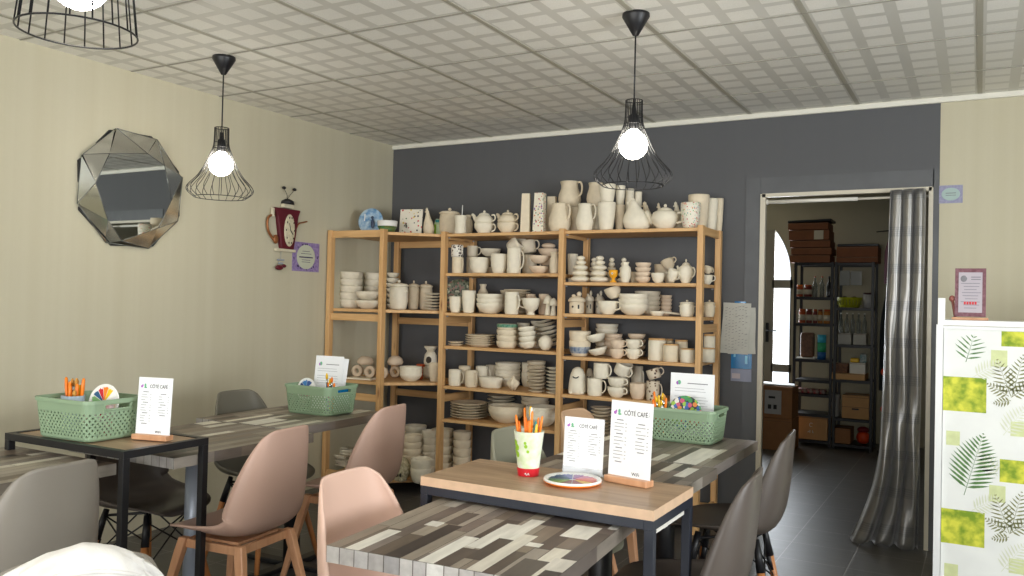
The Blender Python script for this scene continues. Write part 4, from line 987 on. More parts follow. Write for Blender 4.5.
# right basket
t = palette('multicoloured splotched round plate standing in the basket nearest the doorway', (-1.09, 3.475, zb+.105), .074, 0, [], 13)
t.rotation_euler = (math.radians(80), 0, -.02)
for k, (dx, hz, c, kind) in enumerate([(-.05, .055, M_orange, 1), (-.04, .035, M_leg, 0), (-.028, .04, M_yellow, 1), (-.015, .02, M_black, 0), (-.004, .045, M_white, 0), (.006, .03, M_orange, 1), (-.055, .02, M_orange, 1), (-.01, .05, M_white, 0)]):
    brush('orange or yellow-handled brush in the basket nearest the doorway' if kind else 'bristle-up brush in the basket nearest the doorway', (-1.185+dx*.3, 3.465, zb+.006), (-1.175+dx, 3.46, zb+.135+hz), c, M_yellow if k % 2 else M_bristle,
          'brushes in the doorway basket, '+('handles up' if kind else 'bristles up'), up_handle=bool(kind), r=.004)
ITEMS = [
    ('A0', 'front', 'disk_plate', -3.747, 4.62, 1.755, 0.19, 0.185, 1, {'m': 'blue'}),
    ('A0', 'front', 'flower_bowl', -3.568, 4.58, 1.755, 0.141, 0.087, 1, {}),
    ('A0', 'back', 'tile_plate', -3.521, 4.78, 1.755, 0.17, 0.19, 1, {}),
    ('A0', 'back', 'hen', -3.418, 4.86, 1.755, 0.085, 0.202, 1, {}),
    ('A0', 'back', 'carton', -3.386, 4.95, 1.755, 0.076, 0.132, 1, {}),
    ('B0', 'back', 'lidjar', -3.282, 4.92, 1.755, 0.149, 0.204, 1, {}),
    ('B0', 'front', 'stick_cup', -3.078, 4.751, 1.755, 0.088, 0.127, 1, {}),
    ('B0', 'back', 'vase', -3.183, 5.018, 1.755, 0.064, 0.161, 1, {}),
    ('B0', 'front', 'tea_for_one', -2.905, 4.772, 1.755, 0.131, 0.158, 1, {}),
    ('B0', 'front', 'tea_for_one', -2.725, 4.776, 1.755, 0.137, 0.156, 1, {}),
    ('B0', 'front', 'square_vase', -2.572, 4.743, 1.755, 0.071, 0.251, 1, {}),
    ('B0', 'front', 'square_vase', -2.473, 4.749, 1.755, 0.084, 0.251, 1, {'m': 'dots'}),
    ('B0', 'back', 'square_vase', -2.463, 4.9, 1.755, 0.072, 0.246, 1, {}),
    ('B0', 'front', 'jug', -2.342, 4.78, 1.755, 0.147, 0.182, 1, {}),
    ('B0', 'back', 'jug', -2.307, 4.93, 1.755, 0.135, 0.171, 1, {}),
    ('B0', 'back', 'jug', -2.35, 4.93, 1.9265, 0.151, 0.173, 1, {'on': 1}),
    ('C0', 'front', 'jug', -2.161, 4.765, 1.757, 0.115, 0.171, 1, {}),
    ('C0', 'back', 'jug', -2.174, 4.95, 1.757, 0.104, 0.173, 1, {}),
    ('C0', 'back', 'jug', -2.177, 4.95, 1.9305, 0.112, 0.155, 1, {'on': 1}),
    ('C0', 'front', 'tumbler', -2.016, 4.763, 1.757, 0.112, 0.175, 1, {}),
    ('C0', 'front', 'tumbler', -2.015, 4.763, 1.9325, 0.105, 0.111, 1, {'on': 1}),
    ('C0', 'back', 'tumbler', -1.968, 4.86, 1.757, 0.062, 0.169, 1, {}),
    ('C0', 'back', 'tumbler', -1.968, 4.86, 1.9265, 0.062, 0.119, 1, {'on': 1}),
    ('C0', 'back', 'tumbler', -1.948, 4.97, 1.757, 0.056, 0.282, 1, {}),
    ('C0', 'back', 'tumbler', -1.91, 5.02, 1.757, 0.049, 0.268, 1, {}),
    ('C0', 'front', 'hen', -1.828, 4.796, 1.757, 0.178, 0.199, 1, {'rot': 0}),
    ('C0', 'back', 'hen', -1.813, 4.94, 1.757, 0.105, 0.191, 1, {}),
    ('C0', 'back', 'hen', -1.756, 5.01, 1.757, 0.063, 0.189, 1, {}),
    ('C0', 'front', 'teapot', -1.65, 4.793, 1.757, 0.171, 0.155, 1, {}),
    ('C0', 'back', 'hen', -1.63, 4.98, 1.757, 0.083, 0.188, 1, {}),
    ('C0', 'front', 'cup', -1.486, 4.765, 1.757, 0.115, 0.152, 1, {'m': 'dots'}),
    ('C0', 'back', 'tumbler', -1.478, 4.9, 1.757, 0.126, 0.215, 1, {}),
    ('C0', 'back', 'tumbler', -1.437, 5.01, 1.757, 0.087, 0.204, 1, {}),
    ('C0', 'back', 'tumbler', -1.41, 5.083, 1.757, 0.062, 0.213, 1, {}),
    ('B1', 'front', 'mug', -3.09, 4.746, 1.489, 0.078, 0.108, 1, {}),
    ('B1', 'front', 'mug', -3.097, 4.746, 1.5975, 0.082, 0.084, 1, {'on': 1, 'm': 'dalmatian'}),
    ('B1', 'back', 'mug', -3.091, 4.93, 1.489, 0.077, 0.122, 1, {}),
    ('B1', 'back', 'mug', -3.09, 4.93, 1.6115, 0.077, 0.076, 1, {'on': 1}),
    ('B1', 'front', 'cup', -2.934, 4.775, 1.489, 0.135, 0.108, 1, {}),
    ('B1', 'back', 'bowl', -2.95, 4.94, 1.489, 0.145, 0.177, 3, {}),
    ('B1', 'front', 'cup', -2.776, 4.763, 1.489, 0.112, 0.13, 1, {}),
    ('B1', 'back', 'mug', -2.792, 4.94, 1.489, 0.105, 0.127, 1, {}),
    ('B1', 'back', 'mug', -2.78, 4.94, 1.6165, 0.112, 0.103, 1, {'on': 1, 'tilt': 55}),
    ('B1', 'front', 'mug', -2.657, 4.754, 1.489, 0.094, 0.168, 1, {}),
    ('B1', 'back', 'mug', -2.652, 4.96, 1.489, 0.097, 0.134, 1, {}),
    ('B1', 'back', 'mug', -2.656, 4.96, 1.6235, 0.104, 0.087, 1, {'on': 1, 'tilt': -12}),
    ('B1', 'front', 'bowl', -2.48, 4.775, 1.489, 0.136, 0.116, 2, {'m': 'warm'}),
    ('B1', 'back', 'bowl', -2.511, 4.95, 1.489, 0.133, 0.173, 3, {'m': 'warm'}),
    ('B1', 'back', 'egg', -2.507, 4.95, 1.6625, 0.093, 0.039, 1, {'on': 1, 'm': 'warm'}),
    ('B1', 'front', 'jug', -2.356, 4.738, 1.489, 0.062, 0.138, 1, {}),
    ('B2', 'back', 'disk_plate', -3.253, 5.02, 1.222, 0.15, 0.237, 1, {'m': 'dark'}),
    ('B2', 'front', 'cup', -3.103, 4.75, 1.222, 0.086, 0.11, 1, {}),
    ('B2', 'front', 'tumbler', -3.001, 4.755, 1.222, 0.096, 0.152, 1, {}),
    ('B2', 'back', 'vase', -3.027, 4.98, 1.222, 0.077, 0.202, 1, {}),
    ('B2', 'front', 'bowl', -2.864, 4.814, 1.222, 0.194, 0.132, 3, {}),
    ('B2', 'back', 'bowl', -2.873, 5.058, 1.222, 0.11, 0.162, 4, {}),
    ('B2', 'back', 'plate', -2.751, 4.97, 1.222, 0.184, 0.167, 9, {}),
    ('B2', 'front', 'mug', -2.668, 4.754, 1.222, 0.094, 0.147, 1, {}),
    ('B2', 'front', 'footed_cup', -2.53, 4.765, 1.222, 0.116, 0.11, 1, {}),
    ('B2', 'back', 'mug', -2.622, 4.93, 1.222, 0.066, 0.138, 1, {'m': 'warm'}),
    ('B2', 'back', 'mug', -2.524, 4.93, 1.222, 0.066, 0.14, 1, {'m': 'warm'}),
    ('B2', 'front', 'mushroom', -2.409, 4.77, 1.222, 0.066, 0.131, 1, {}),
    ('B2', 'front', 'mushroom', -2.354, 4.737, 1.222, 0.058, 0.113, 1, {}),
    ('B3', 'front', 'plate', -3.099, 4.761, 0.998, 0.109, 0.028, 2, {}),
    ('B3', 'front', 'plate', -2.936, 4.808, 0.998, 0.202, 0.081, 5, {}),
    ('B3', 'front', 'cup', -2.709, 4.777, 0.998, 0.14, 0.16, 4, {'m2': 'green'}),
    ('B3', 'back', 'cup', -2.684, 4.95, 0.998, 0.086, 0.166, 5, {}),
    ('B3', 'back', 'bowl', -2.6, 5.0, 0.998, 0.099, 0.181, 5, {}),
    ('B3', 'front', 'bowl', -2.542, 4.765, 0.998, 0.116, 0.14, 4, {'tilt': -8}),
    ('B3', 'back', 'plate', -2.466, 4.93, 0.998, 0.139, 0.179, 7, {'tilt': -16}),
    ('B3', 'front', 'egg', -2.412, 4.753, 0.998, 0.093, 0.1, 1, {}),
    ('B4', 'front', 'mug', -3.093, 4.752, 0.728, 0.089, 0.109, 1, {}),
    ('B4', 'back', 'mug', -3.105, 4.89, 0.728, 0.084, 0.125, 1, {}),
    ('B4', 'front', 'mug', -2.962, 4.749, 0.728, 0.085, 0.111, 1, {}),
    ('B4', 'back', 'mug', -2.967, 4.89, 0.728, 0.083, 0.132, 1, {}),
    ('B4', 'back', 'mug', -2.957, 5.0, 0.728, 0.077, 0.134, 1, {}),
    ('B4', 'back', 'bowl', -2.807, 4.97, 0.728, 0.178, 0.161, 5, {}),
    ('B4', 'back', 'cup', -2.692, 5.04, 0.728, 0.086, 0.165, 2, {}),
    ('B4', 'front', 'dish', -2.834, 4.794, 0.728, 0.173, 0.072, 1, {}),
    ('B4', 'front', 'star', -2.642, 4.756, 0.728, 0.098, 0.1, 1, {}),
    ('B4', 'back', 'bowl', -2.583, 4.96, 0.728, 0.127, 0.184, 5, {}),
    ('B4', 'front', 'plate', -2.474, 4.763, 0.728, 0.112, 0.168, 8, {}),
    ('B4', 'front', 'plate', -2.352, 4.751, 0.728, 0.089, 0.166, 8, {}),
    ('B5', 'front', 'plate', -3.028, 4.837, 0.505, 0.259, 0.11, 6, {}),
    ('B5', 'back', 'plate', -2.879, 5.013, 0.505, 0.197, 0.154, 6, {}),
    ('B5', 'front', 'bowl', -2.73, 4.829, 0.505, 0.244, 0.114, 5, {}),
    ('B5', 'back', 'bowl', -2.618, 5.019, 0.505, 0.193, 0.167, 4, {}),
    ('B5', 'front', 'bowl', -2.462, 4.809, 0.505, 0.204, 0.131, 5, {}),
    ('B6', 'back', 'cup', -3.285, 4.9, 0.1, 0.157, 0.3, 5, {}),
    ('B6', 'back', 'cup', -3.118, 4.9, 0.1, 0.125, 0.3, 5, {}),
    ('C1', 'front', 'ring_tree', -2.186, 4.77, 1.436, 0.127, 0.166, 1, {}),
    ('C1', 'front', 'ring_tree', -2.057, 4.77, 1.436, 0.125, 0.165, 1, {}),
    ('C1', 'back', 'ring_tree', -2.048, 4.94, 1.436, 0.079, 0.163, 1, {}),
    ('C1', 'back', 'ring_tree', -1.966, 4.94, 1.436, 0.078, 0.162, 1, {}),
    ('C1', 'back', 'ring_tree', -2.181, 4.96, 1.436, 0.08, 0.165, 1, {}),
    ('C1', 'back', 'tumbler', -2.318, 4.93, 1.436, 0.068, 0.19, 1, {}),
    ('C1', 'front', 'egg_cup', -1.952, 4.737, 1.436, 0.057, 0.077, 1, {'m': 'orange'}),
    ('C1', 'front', 'vase', -1.875, 4.741, 1.436, 0.069, 0.126, 1, {}),
    ('C1', 'back', 'tumbler', -1.888, 4.92, 1.436, 0.055, 0.073, 1, {}),
    ('C1', 'front', 'bowl', -1.768, 4.754, 1.436, 0.095, 0.121, 4, {'m': 'warm'}),
    ('C1', 'back', 'footed_cup', -1.729, 4.97, 1.436, 0.086, 0.123, 1, {}),
    ('C1', 'front', 'bowl', -1.67, 4.749, 1.436, 0.084, 0.06, 1, {}),
    ('C1', 'front', 'teacup', -1.588, 4.74, 1.436, 0.066, 0.072, 1, {'tilt': 20}),
    ('C1', 'back', 'teacup', -1.655, 4.92, 1.436, 0.082, 0.074, 1, {}),
    ('C1', 'back', 'teacup', -1.655, 4.92, 1.5105, 0.082, 0.06, 1, {'on': 1, 'tilt': -25}),
    ('C1', 'front', 'teapot', -1.503, 4.754, 1.436, 0.093, 0.143, 1, {}),
    ('C1', 'back', 'teacup', -1.428, 4.94, 1.436, 0.061, 0.057, 1, {}),
    ('C1', 'back', 'teacup', -1.431, 4.94, 1.4935, 0.054, 0.042, 1, {'on': 1, 'tilt': 20}),
    ('C2', 'front', 'house_jar', -2.204, 4.761, 1.24, 0.109, 0.142, 1, {}),
    ('C2', 'back', 'house_jar', -2.174, 4.89, 1.24, 0.06, 0.152, 1, {}),
    ('C2', 'back', 'house_jar', -2.139, 4.97, 1.24, 0.061, 0.154, 1, {}),
    ('C2', 'front', 'teacup', -1.996, 4.769, 1.24, 0.124, 0.084, 1, {}),
    ('C2', 'front', 'bowl', -1.952, 4.769, 1.3245, 0.103, 0.067, 1, {'on': 1, 'tilt': -18}),
    ('C2', 'front', 'bowl', -1.841, 4.8, 1.24, 0.186, 0.13, 3, {}),
    ('C2', 'back', 'bowl', -1.818, 4.98, 1.24, 0.163, 0.151, 4, {}),
    ('C2', 'back', 'bowl', -1.729, 5.07, 1.24, 0.078, 0.129, 5, {'m': 'warm'}),
    ('C2', 'front', 'ladle', -1.64, 4.797, 1.24, 0.179, 0.025, 1, {}),
    ('C2', 'front', 'lidjar', -1.491, 4.751, 1.24, 0.088, 0.099, 1, {}),
    ('C2', 'back', 'lidjar', -1.416, 4.95, 1.24, 0.068, 0.103, 1, {}),
    ('C3', 'front', 'cup', -2.183, 4.775, 0.974, 0.136, 0.158, 2, {'m2': 'blueband'}),
    ('C3', 'back', 'bowl', -2.114, 5.04, 0.974, 0.148, 0.202, 6, {}),
    ('C3', 'front', 'bowl', -2.047, 4.767, 0.974, 0.12, 0.126, 2, {'tilt': -14}),
    ('C3', 'back', 'bowl', -2.023, 4.93, 0.974, 0.12, 0.142, 5, {'m': 'warm'}),
    ('C3', 'front', 'teacup', -1.92, 4.751, 0.974, 0.089, 0.113, 2, {'m': 'warm'}),
    ('C3', 'front', 'teacup', -1.827, 4.774, 0.974, 0.095, 0.12, 2, {}),
    ('C3', 'back', 'bowl', -1.869, 4.94, 0.974, 0.112, 0.148, 4, {'m': 'warm'}),
    ('C3', 'front', 'canister', -1.683, 4.791, 0.974, 0.108, 0.132, 1, {}),
    ('C3', 'back', 'canister', -1.665, 4.95, 0.974, 0.061, 0.125, 1, {}),
    ('C3', 'front', 'canister', -1.585, 4.754, 0.974, 0.094, 0.104, 1, {}),
    ('C3', 'back', 'canister', -1.579, 4.93, 0.974, 0.08, 0.123, 1, {}),
    ('C3', 'front', 'canister', -1.482, 4.749, 0.974, 0.083, 0.082, 1, {}),
    ('C3', 'back', 'canister', -1.397, 4.88, 0.974, 0.081, 0.085, 1, {}),
    ('C3', 'back', 'canister', -1.417, 4.97, 0.974, 0.07, 0.165, 1, {}),
    ('C4', 'front', 'ghost', -2.189, 4.765, 0.738, 0.116, 0.168, 1, {}),
    ('C4', 'front', 'mug', -2.066, 4.753, 0.738, 0.092, 0.108, 1, {}),
    ('C4', 'front', 'mug', -2.023, 4.753, 0.8465, 0.098, 0.095, 1, {'on': 1}),
    ('C4', 'back', 'ghost', -2.169, 4.9, 0.738, 0.064, 0.155, 1, {}),
    ('C4', 'front', 'teacup', -1.924, 4.763, 0.738, 0.113, 0.12, 2, {}),
    ('C4', 'front', 'mug', -1.898, 4.763, 0.8585, 0.1, 0.078, 1, {'on': 1, 'tilt': 28}),
    ('C4', 'back', 'mug', -1.856, 4.93, 0.738, 0.069, 0.185, 1, {}),
    ('C4', 'back', 'mug', -1.946, 4.93, 0.738, 0.076, 0.142, 1, {}),
    ('C4', 'front', 'cup', -1.785, 4.758, 0.738, 0.102, 0.096, 1, {'m': 'warm'}),
    ('C4', 'front', 'mug', -1.687, 4.746, 0.738, 0.078, 0.116, 1, {'m': 'spots'}),
    ('C4', 'front', 'mug', -1.674, 4.746, 0.8545, 0.078, 0.06, 1, {'on': 1, 'm': 'spots', 'tilt': -20}),
    ('C5', 'back', 'plate', -2.063, 4.86, 0.47, 0.138, 0.187, 9, {}),
    ('C5', 'front', 'bowl', -1.878, 4.764, 0.47, 0.115, 0.157, 3, {}),
    ('C5', 'front', 'bowl', -1.7, 4.782, 0.47, 0.151, 0.171, 3, {}),
    ('A1', 'front', 'cup', -3.908, 4.62, 1.232, 0.163, 0.258, 5, {}),
    ('A1', 'back', 'cup', -3.892, 4.84, 1.232, 0.125, 0.261, 5, {}),
    ('A1', 'front', 'bowl', -3.726, 4.58, 1.232, 0.165, 0.121, 2, {}),
    ('A1', 'back', 'bowl', -3.778, 4.93, 1.232, 0.093, 0.265, 7, {}),
    ('A1', 'front', 'lidjar', -3.515, 4.66, 1.232, 0.135, 0.206, 1, {}),
    ('A1', 'back', 'lidjar', -3.52, 4.84, 1.232, 0.081, 0.208, 1, {}),
    ('A1', 'back', 'lidjar', -3.478, 4.93, 1.232, 0.101, 0.208, 1, {}),
    ('A1', 'back', 'plate', -3.327, 4.8, 1.232, 0.119, 0.121, 6, {}),
    ('A2', 'front', 'muffin_tray', -3.722, 4.56, 0.745, 0.194, 0.012, 1, {}),
    ('A2', 'front', 'napkin_ring', -3.775, 4.555, 0.758, 0.077, 0.085, 1, {'m': 'warm', 'zb': 0.758}),
    ('A2', 'front', 'napkin_ring', -3.665, 4.555, 0.758, 0.076, 0.085, 1, {'m': 'warm', 'zb': 0.758}),
    ('A2', 'front', 'napkin_ring', -3.556, 4.555, 0.758, 0.075, 0.085, 1, {'m': 'warm', 'zb': 0.758}),
    ('A2', 'front', 'shell', -3.709, 4.555, 0.844, 0.111, 0.06, 1, {'m': 'warm', 'zb': 0.844}),
    ('A2', 'back', 'napkin_ring', -3.632, 4.8, 0.745, 0.079, 0.085, 1, {'m': 'warm'}),
    ('A2', 'back', 'shell', -3.636, 4.8, 0.8305, 0.114, 0.07, 1, {'m': 'warm', 'on': 1}),
    ('A2', 'front', 'bowl', -3.396, 4.66, 0.745, 0.155, 0.1, 4, {}),
    ('A2', 'back', 'orange_figure', -3.414, 4.8, 0.745, 0.063, 0.109, 1, {}),
    ('A2', 'back', 'bowl', -3.416, 4.92, 0.745, 0.105, 0.088, 6, {}),
    ('A2', 'back', 'oil_burner', -3.416, 4.92, 0.8335, 0.1, 0.142, 1, {'on': 1}),
    ('A2', 'back', 'tumbler', -3.268, 4.76, 0.745, 0.083, 0.126, 1, {}),
    ('A3', 'front', 'cup', -3.398, 4.7, 0.095, 0.139, 0.279, 6, {}),
    ('A3', 'back', 'cup', -3.503, 4.88, 0.095, 0.159, 0.313, 7, {}),
    ('A3', 'back', 'cup', -3.33, 4.8, 0.095, 0.096, 0.304, 6, {}),
    ('A3', 'front', 'cup', -3.213, 4.55, 0.095, 0.139, 0.161, 2, {}),
    ('A3', 'front', 'skull', -3.344, 4.52, 0.095, 0.12, 0.158, 1, {}),
    ('A3', 'front', 'hanger_pile', -3.963, 4.62, 0.095, 0.164, 0.145, 1, {}),
]
# ------------------------------------------------------------ pottery
def smooth_prof(p, n=None): return p
def arc_handle(R0, z0, z1, out, th, m0=None):
    """C-shaped handle in the xz plane leaving the body at radius R0"""
    P = [(R0-.002, 0, z1), (R0+out*.6, 0, z1+.002), (R0+out, 0, z1-(z1-z0)*.3), (R0+out*.85, 0, z0+(z1-z0)*.25), (R0+out*.3, 0, z0+.002), (R0-.003, 0, z0)]
    return MB().tube(spline(P, 14), th, 7)
def open_pot(pts, t=.05, floor=.06):
    """closed pot profile from outer points (r, z): adds the inner surface"""
    r0 = max(p[0] for p in pts); inner = [(max(0, r-t*r0*1.2), z) for r, z in pts[::-1] if z > floor]
    return [(0, 0)]+pts+inner+[(0, floor)]
def kind_parts(kind, w, h, o):
    """list of (part name, MB, uses_accent, parent part)"""
    r = w/2; L = lambda p, seg=24, fn=None: MB().lathe([(a*r, b*h) for a, b in p], seg, fn=fn)
    if kind in ('bowl',): return [('', L([(0, 0), (.46, 0), (.5, .05), (.78, .3), (.94, .65), (1, .97), (.97, 1), (.93, .95), (.86, .62), (.7, .34), (.4, .14), (0, .12)]), 0, 0)]
    if kind == 'plate': return [('', L([(0, 0), (.6, 0), (.64, .25), (.95, .75), (1, .92), (.98, 1), (.94, .92), (.66, .5), (0, .45)], 32), 0, 0)]
    if kind == 'cup': return [('', L([(0, 0), (.62, 0), (.74, .07), (.92, .35), (.99, .7), (1, .98), (.95, 1), (.91, .96), (.88, .4), (.68, .14), (0, .12)]), 0, 0)]
    if kind == 'tumbler': return [('', L([(0, 0), (.66, 0), (.74, .05), (.88, .4), (.98, .8), (1, .985), (.95, 1), (.91, .97), (.8, .4), (.6, .1), (0, .08)]), 0, 0)]
    if kind == 'vase': return [('', L([(0, 0), (.6, 0), (.66, .04), (.95, .35), (1, .55), (.86, .74), (.52, .84), (.5, .9), (.66, .98), (.6, 1), (.42, .9), (.4, .84), (0, .8)]), 0, 0)]
    if kind == 'egg': return [('', MB().ball((0, 0, h/2), (r, r, h/2), seg=20), 0, 0)]
    if kind == 'square_vase':
        a = MB(); q = .86*r; k = .7*r; T = .82*k
        a.add([(-q, -q, 0), (q, -q, 0), (q, q, 0), (-q, q, 0), (-k, -k, h), (k, -k, h), (k, k, h), (-k, k, h), (-T, -T, h), (T, -T, h), (T, T, h), (-T, T, h), (-T, -T, .1*h), (T, -T, .1*h), (T, T, .1*h), (-T, T, .1*h)],
              [(3, 2, 1, 0)]+[(i, (i+1) % 4, 4+(i+1) % 4, 4+i) for i in range(4)]+[(4+i, 4+(i+1) % 4, 8+(i+1) % 4, 8+i) for i in range(4)]+[(8+i, 8+(i+1) % 4, 12+(i+1) % 4, 12+i) for i in range(4)]+[(12, 13, 14, 15)])
        return [('', a, 0, 0)]
    if kind in ('mug', 'teacup', 'footed_cup', 'jug', 'stick_cup'):
        pr = {'mug': [(0, 0), (.86, 0), (.95, .04), (1, .3), (1, .7), (1, .985), (.96, 1), (.91, .97), (.9, .3), (.82, .1), (0, .08)],
              'stick_cup': [(0, 0), (.86, 0), (.95, .06), (.82, .5), (.98, .97), (.93, 1), (.75, .5), (.8, .1), (0, .08)],
              'teacup': [(0, 0), (.5, 0), (.55, .05), (.82, .28), (.96, .6), (1, .98), (.96, 1), (.92, .95), (.87, .6), (.7, .3), (.4, .14), (0, .12)],
              'footed_cup': [(0, 0), (.5, 0), (.5, .05), (.3, .12), (.34, .2), (.75, .38), (.95, .65), (1, .98), (.96, 1), (.9, .65), (.68, .4), (0, .26)],
              'jug': [(0, 0), (.74, 0), (.82, .04), (1, .3), (.96, .5), (.76, .74), (.70, .88), (.78, 1), (.72, 1), (.64, .88), (.7, .74), (.88, .5), (.9, .3), (.7, .08), (0, .07)]}[kind]
        fn = (lambda a, z: 1+(.22*max(0, math.cos(a-PI))**6 if z > .85*h else 0)) if kind == 'jug' else None
        out = [(kind+'_body', MB().lathe([(a*r, b*h) for a, b in pr], 24, fn=fn), 0, 0)]
        if kind == 'stick_cup': out.append(('stick', MB().tube([(.1*r, 0, .1*h), (.25*r, 0, 1.55*h)], .0035, 8), 3, 0))
        else:
            hz = {'mug': (.18, .84), 'teacup': (.35, .88), 'footed_cup': (.42, .9), 'jug': (.4, .94)}[kind]; R0 = {'mug': .97, 'teacup': .9, 'footed_cup': .9, 'jug': .8}[kind]
            out.append(('handle', arc_handle(R0*r, hz[0]*h, hz[1]*h, min(.62*r, .036), max(.003, .085*r)), 0, 0))
        return out
    if kind == 'teapot':
        return [('pot_body', L([(0, 0), (.5, 0), (.55, .04), (.92, .28), (1, .45), (.85, .66), (.45, .76), (0, .77)], 24), 0, 0),
                ('spout', MB().tube(spline([(-.85*r, 0, .3*h), (-1.15*r, 0, .42*h), (-1.25*r, 0, .62*h), (-1.42*r, 0, .72*h)], 10), [.26*r-.012*r*i for i in range(11)], 10), 0, 0),
                ('handle', arc_handle(.9*r, .25*h, .62*h, .5*r, .09*r), 0, 0),
                ('lid', L([(0, .765), (.5, .765), (.46, .80), (.2, .86), (0, .87)], 20), 0, 0), ('lid_knob', MB().ball((0, 0, .93*h), (.12*r, .12*r, .07*h), seg=12), 0, 'lid')]
    if kind == 'tea_for_one':
        return [('lower_cup', L([(0, 0), (.55, 0), (.62, .04), (.97, .25), (1, .4), (.98, .45), (0, .45)]), 0, 0),
                ('pot_body', L([(0, .46), (.92, .46), (1, .52), (.9, .66), (.55, .8), (0, .81)]), 0, 0),
                ('spout', MB().tube(spline([(-.85*r, 0, .55*h), (-1.1*r, 0, .66*h), (-1.3*r, 0, .8*h), (-1.5*r, 0, .84*h)], 10), [.24*r-.011*r*i for i in range(11)], 10), 0, 0),
                ('handle', arc_handle(.92*r, .52*h, .78*h, .42*r, .08*r), 0, 0), ('handle', arc_handle(.95*r, .1*h, .38*h, .42*r, .08*r), 0, 0),
                ('lid', L([(0, .805), (.55, .805), (.5, .85), (.2, .9), (0, .91)], 20), 0, 0), ('lid_knob', MB().ball((0, 0, .95*h), (.13*r, .13*r, .05*h), seg=12), 0, 'lid')]
    if kind == 'lidjar':
        return [('jar_body', L([(0, 0), (.72, 0), (.82, .05), (.97, .3), (.96, .6), (.9, .78), (0, .78)]), 0, 0),
                ('lid', L([(0, .785), (1, .785), (1.02, .82), (.75, .87), (.2, .9), (0, .9)]), 0, 0), ('lid_knob', MB().ball((0, 0, .95*h), (.17*r, .17*r, .055*h), seg=12), 0, 'lid'),
                ('lug', MB().ball((r*.98, 0, .62*h), (.1*r, .2*r, .05*h), seg=8), 0, 0), ('lug', MB().ball((-r*.98, 0, .62*h), (.1*r, .2*r, .05*h), seg=8), 0, 0)]
    if kind == 'canister':
        return [('jar_body', L([(0, 0), (.9, 0), (.97, .03), (.97, .88), (.9, .92), (0, .92)]), 0, 0), ('wooden_lid', L([(0, .925), (.93, .925), (.95, .94), (.95, .985), (.92, 1), (0, 1)]), 1, 0)]
    if kind == 'ring_tree':
        a = MB(); n = 5; z = 0; hs = [.24, .22, .2, .18, .16]; rs = [1, .86, .72, .52, .42]
        for q, s in zip(hs, rs): a.ball((0, 0, (z+q/2)*h), (r*s, r*s, q*h*.56), seg=18); z += q
        return [('', a, 0, 0)]
    if kind == 'egg_cup':
        return [('', L([(0, 0), (.72, 0), (.74, .06), (.36, .2), (.32, .34), (.75, .46), (.96, .66), (1, .98), (.9, 1), (.82, .68), (0, .5)]), 0, 0), ('eye', MB().ball((-.1*r, -.9*r, .72*h), (.26*r, .1*r, .1*h), seg=12), 3, 0), ('pupil', MB().ball((-.1*r, -1.0*r, .72*h), (.1*r, .05*r, .045*h), seg=8), 4, 0)]
    if kind == 'ghost':
        a = MB().lathe([(0, 0), (.85*r, 0), (1*r, .12*h), (.93*r, .4*h), (.8*r, .7*h), (.55*r, .92*h), (.25*r, .99*h), (0, h)], 24, fn=lambda t, z: 1+.04*math.cos(5*t)*(1-z/h))
        for s in (-1, 1): a.ball((s*.55*r, -.55*r, .08*h), (.3*r, .35*r, .09*h), seg=12)
        return [('figure_body', a, 0, 0), ('face', MB().tube(spline([(-.34*r, -.86*r, .66*h), (-.15*r, -.93*r, .62*h), (.1*r, -.93*r, .62*h), (.3*r, -.86*r, .67*h)], 8), .0035, 6), 4, 0)]
    if kind == 'hen':
        a = MB().lathe([(0, 0), (.62*r, 0), (.85*r, .08*h), (1.0*r, .28*h), (.8*r, .48*h), (.5*r, .66*h), (.3*r, .8*h), (.27*r, .88*h), (.1*r, .93*h), (0, .94*h)], 24)
        a.v = [(x-(.32*r*max(0, min(1, (z/h-.3)*1.6))), y*.8, z) for x, y, z in a.v]
        c = MB(); [c.ball((-.42*r+.14*r*(k-1), 0, .93*h+.025*h*(k == 1)), (.09*r, .05*r, .065*h), seg=8) for k in range(3)]
        c.ball((-.68*r, 0, .86*h), (.12*r, .07*r, .03*h), seg=8)
        return [('hen_body', a, 0, 0), ('comb_and_beak', c, 0, 0)]
    if kind == 'carton':
        a = MB().prism([(-r*.8, -r*.8), (r*.8, -r*.8), (r*.8, r*.8), (-r*.8, r*.8)], 0, h*.7); 
        a.add([(-r*.8, -r*.8, h*.7), (r*.8, -r*.8, h*.7), (r*.8, r*.8, h*.7), (-r*.8, r*.8, h*.7), (-r*.8, 0, h), (r*.8, 0, h)], [(0, 1, 5, 4), (2, 3, 4, 5), (0, 4, 3), (1, 2, 5)])
        return [('figure_body', a, 5, 0), ('green_panel', MB().box((-r*.55, -r*.81, .35*h), (.35*r, .004, .66*h)), 6, 0), ('teal_top', MB().box((0, -.45*r, h*.86), (1.3*r, .2*r, .16*h)), 7, 0)]
    if kind == 'house_jar':
        return [('jar_body', L([(0, 0), (.78, 0), (.86, .05), (.86, .5), (0, .52)]), 0, 0), ('mushroom_roof', L([(0, .5), (.98, .52), (1.02, .58), (.86, .68), (.4, .76), (0, .78)]), 0, 0),
                ('topper', MB().ball((.25*r, 0, .86*h), (.3*r, .3*r, .12*h), seg=10).ball((-.35*r, -.2*r, .78*h), (.25*r, .25*r, .07*h), seg=10), 0, 0), ('window', MB().ball((-.35*r, -.79*r, .3*h), (.13*r, .05*r, .05*h), seg=8).box((.3*r, -.82*r, .3*h), (.22*r, .02*r, .18*h)), 4, 0)]
    if kind == 'mushroom':
        return [('stem', L([(0, 0), (.7, 0), (.62, .1), (.4, .5), (.45, .62), (0, .62)], 16), 0, 0), ('cap', L([(0, .58), (.9, .56), (1, .62), (.75, .82), (.3, .97), (0, 1)], 16), 0, 0)]
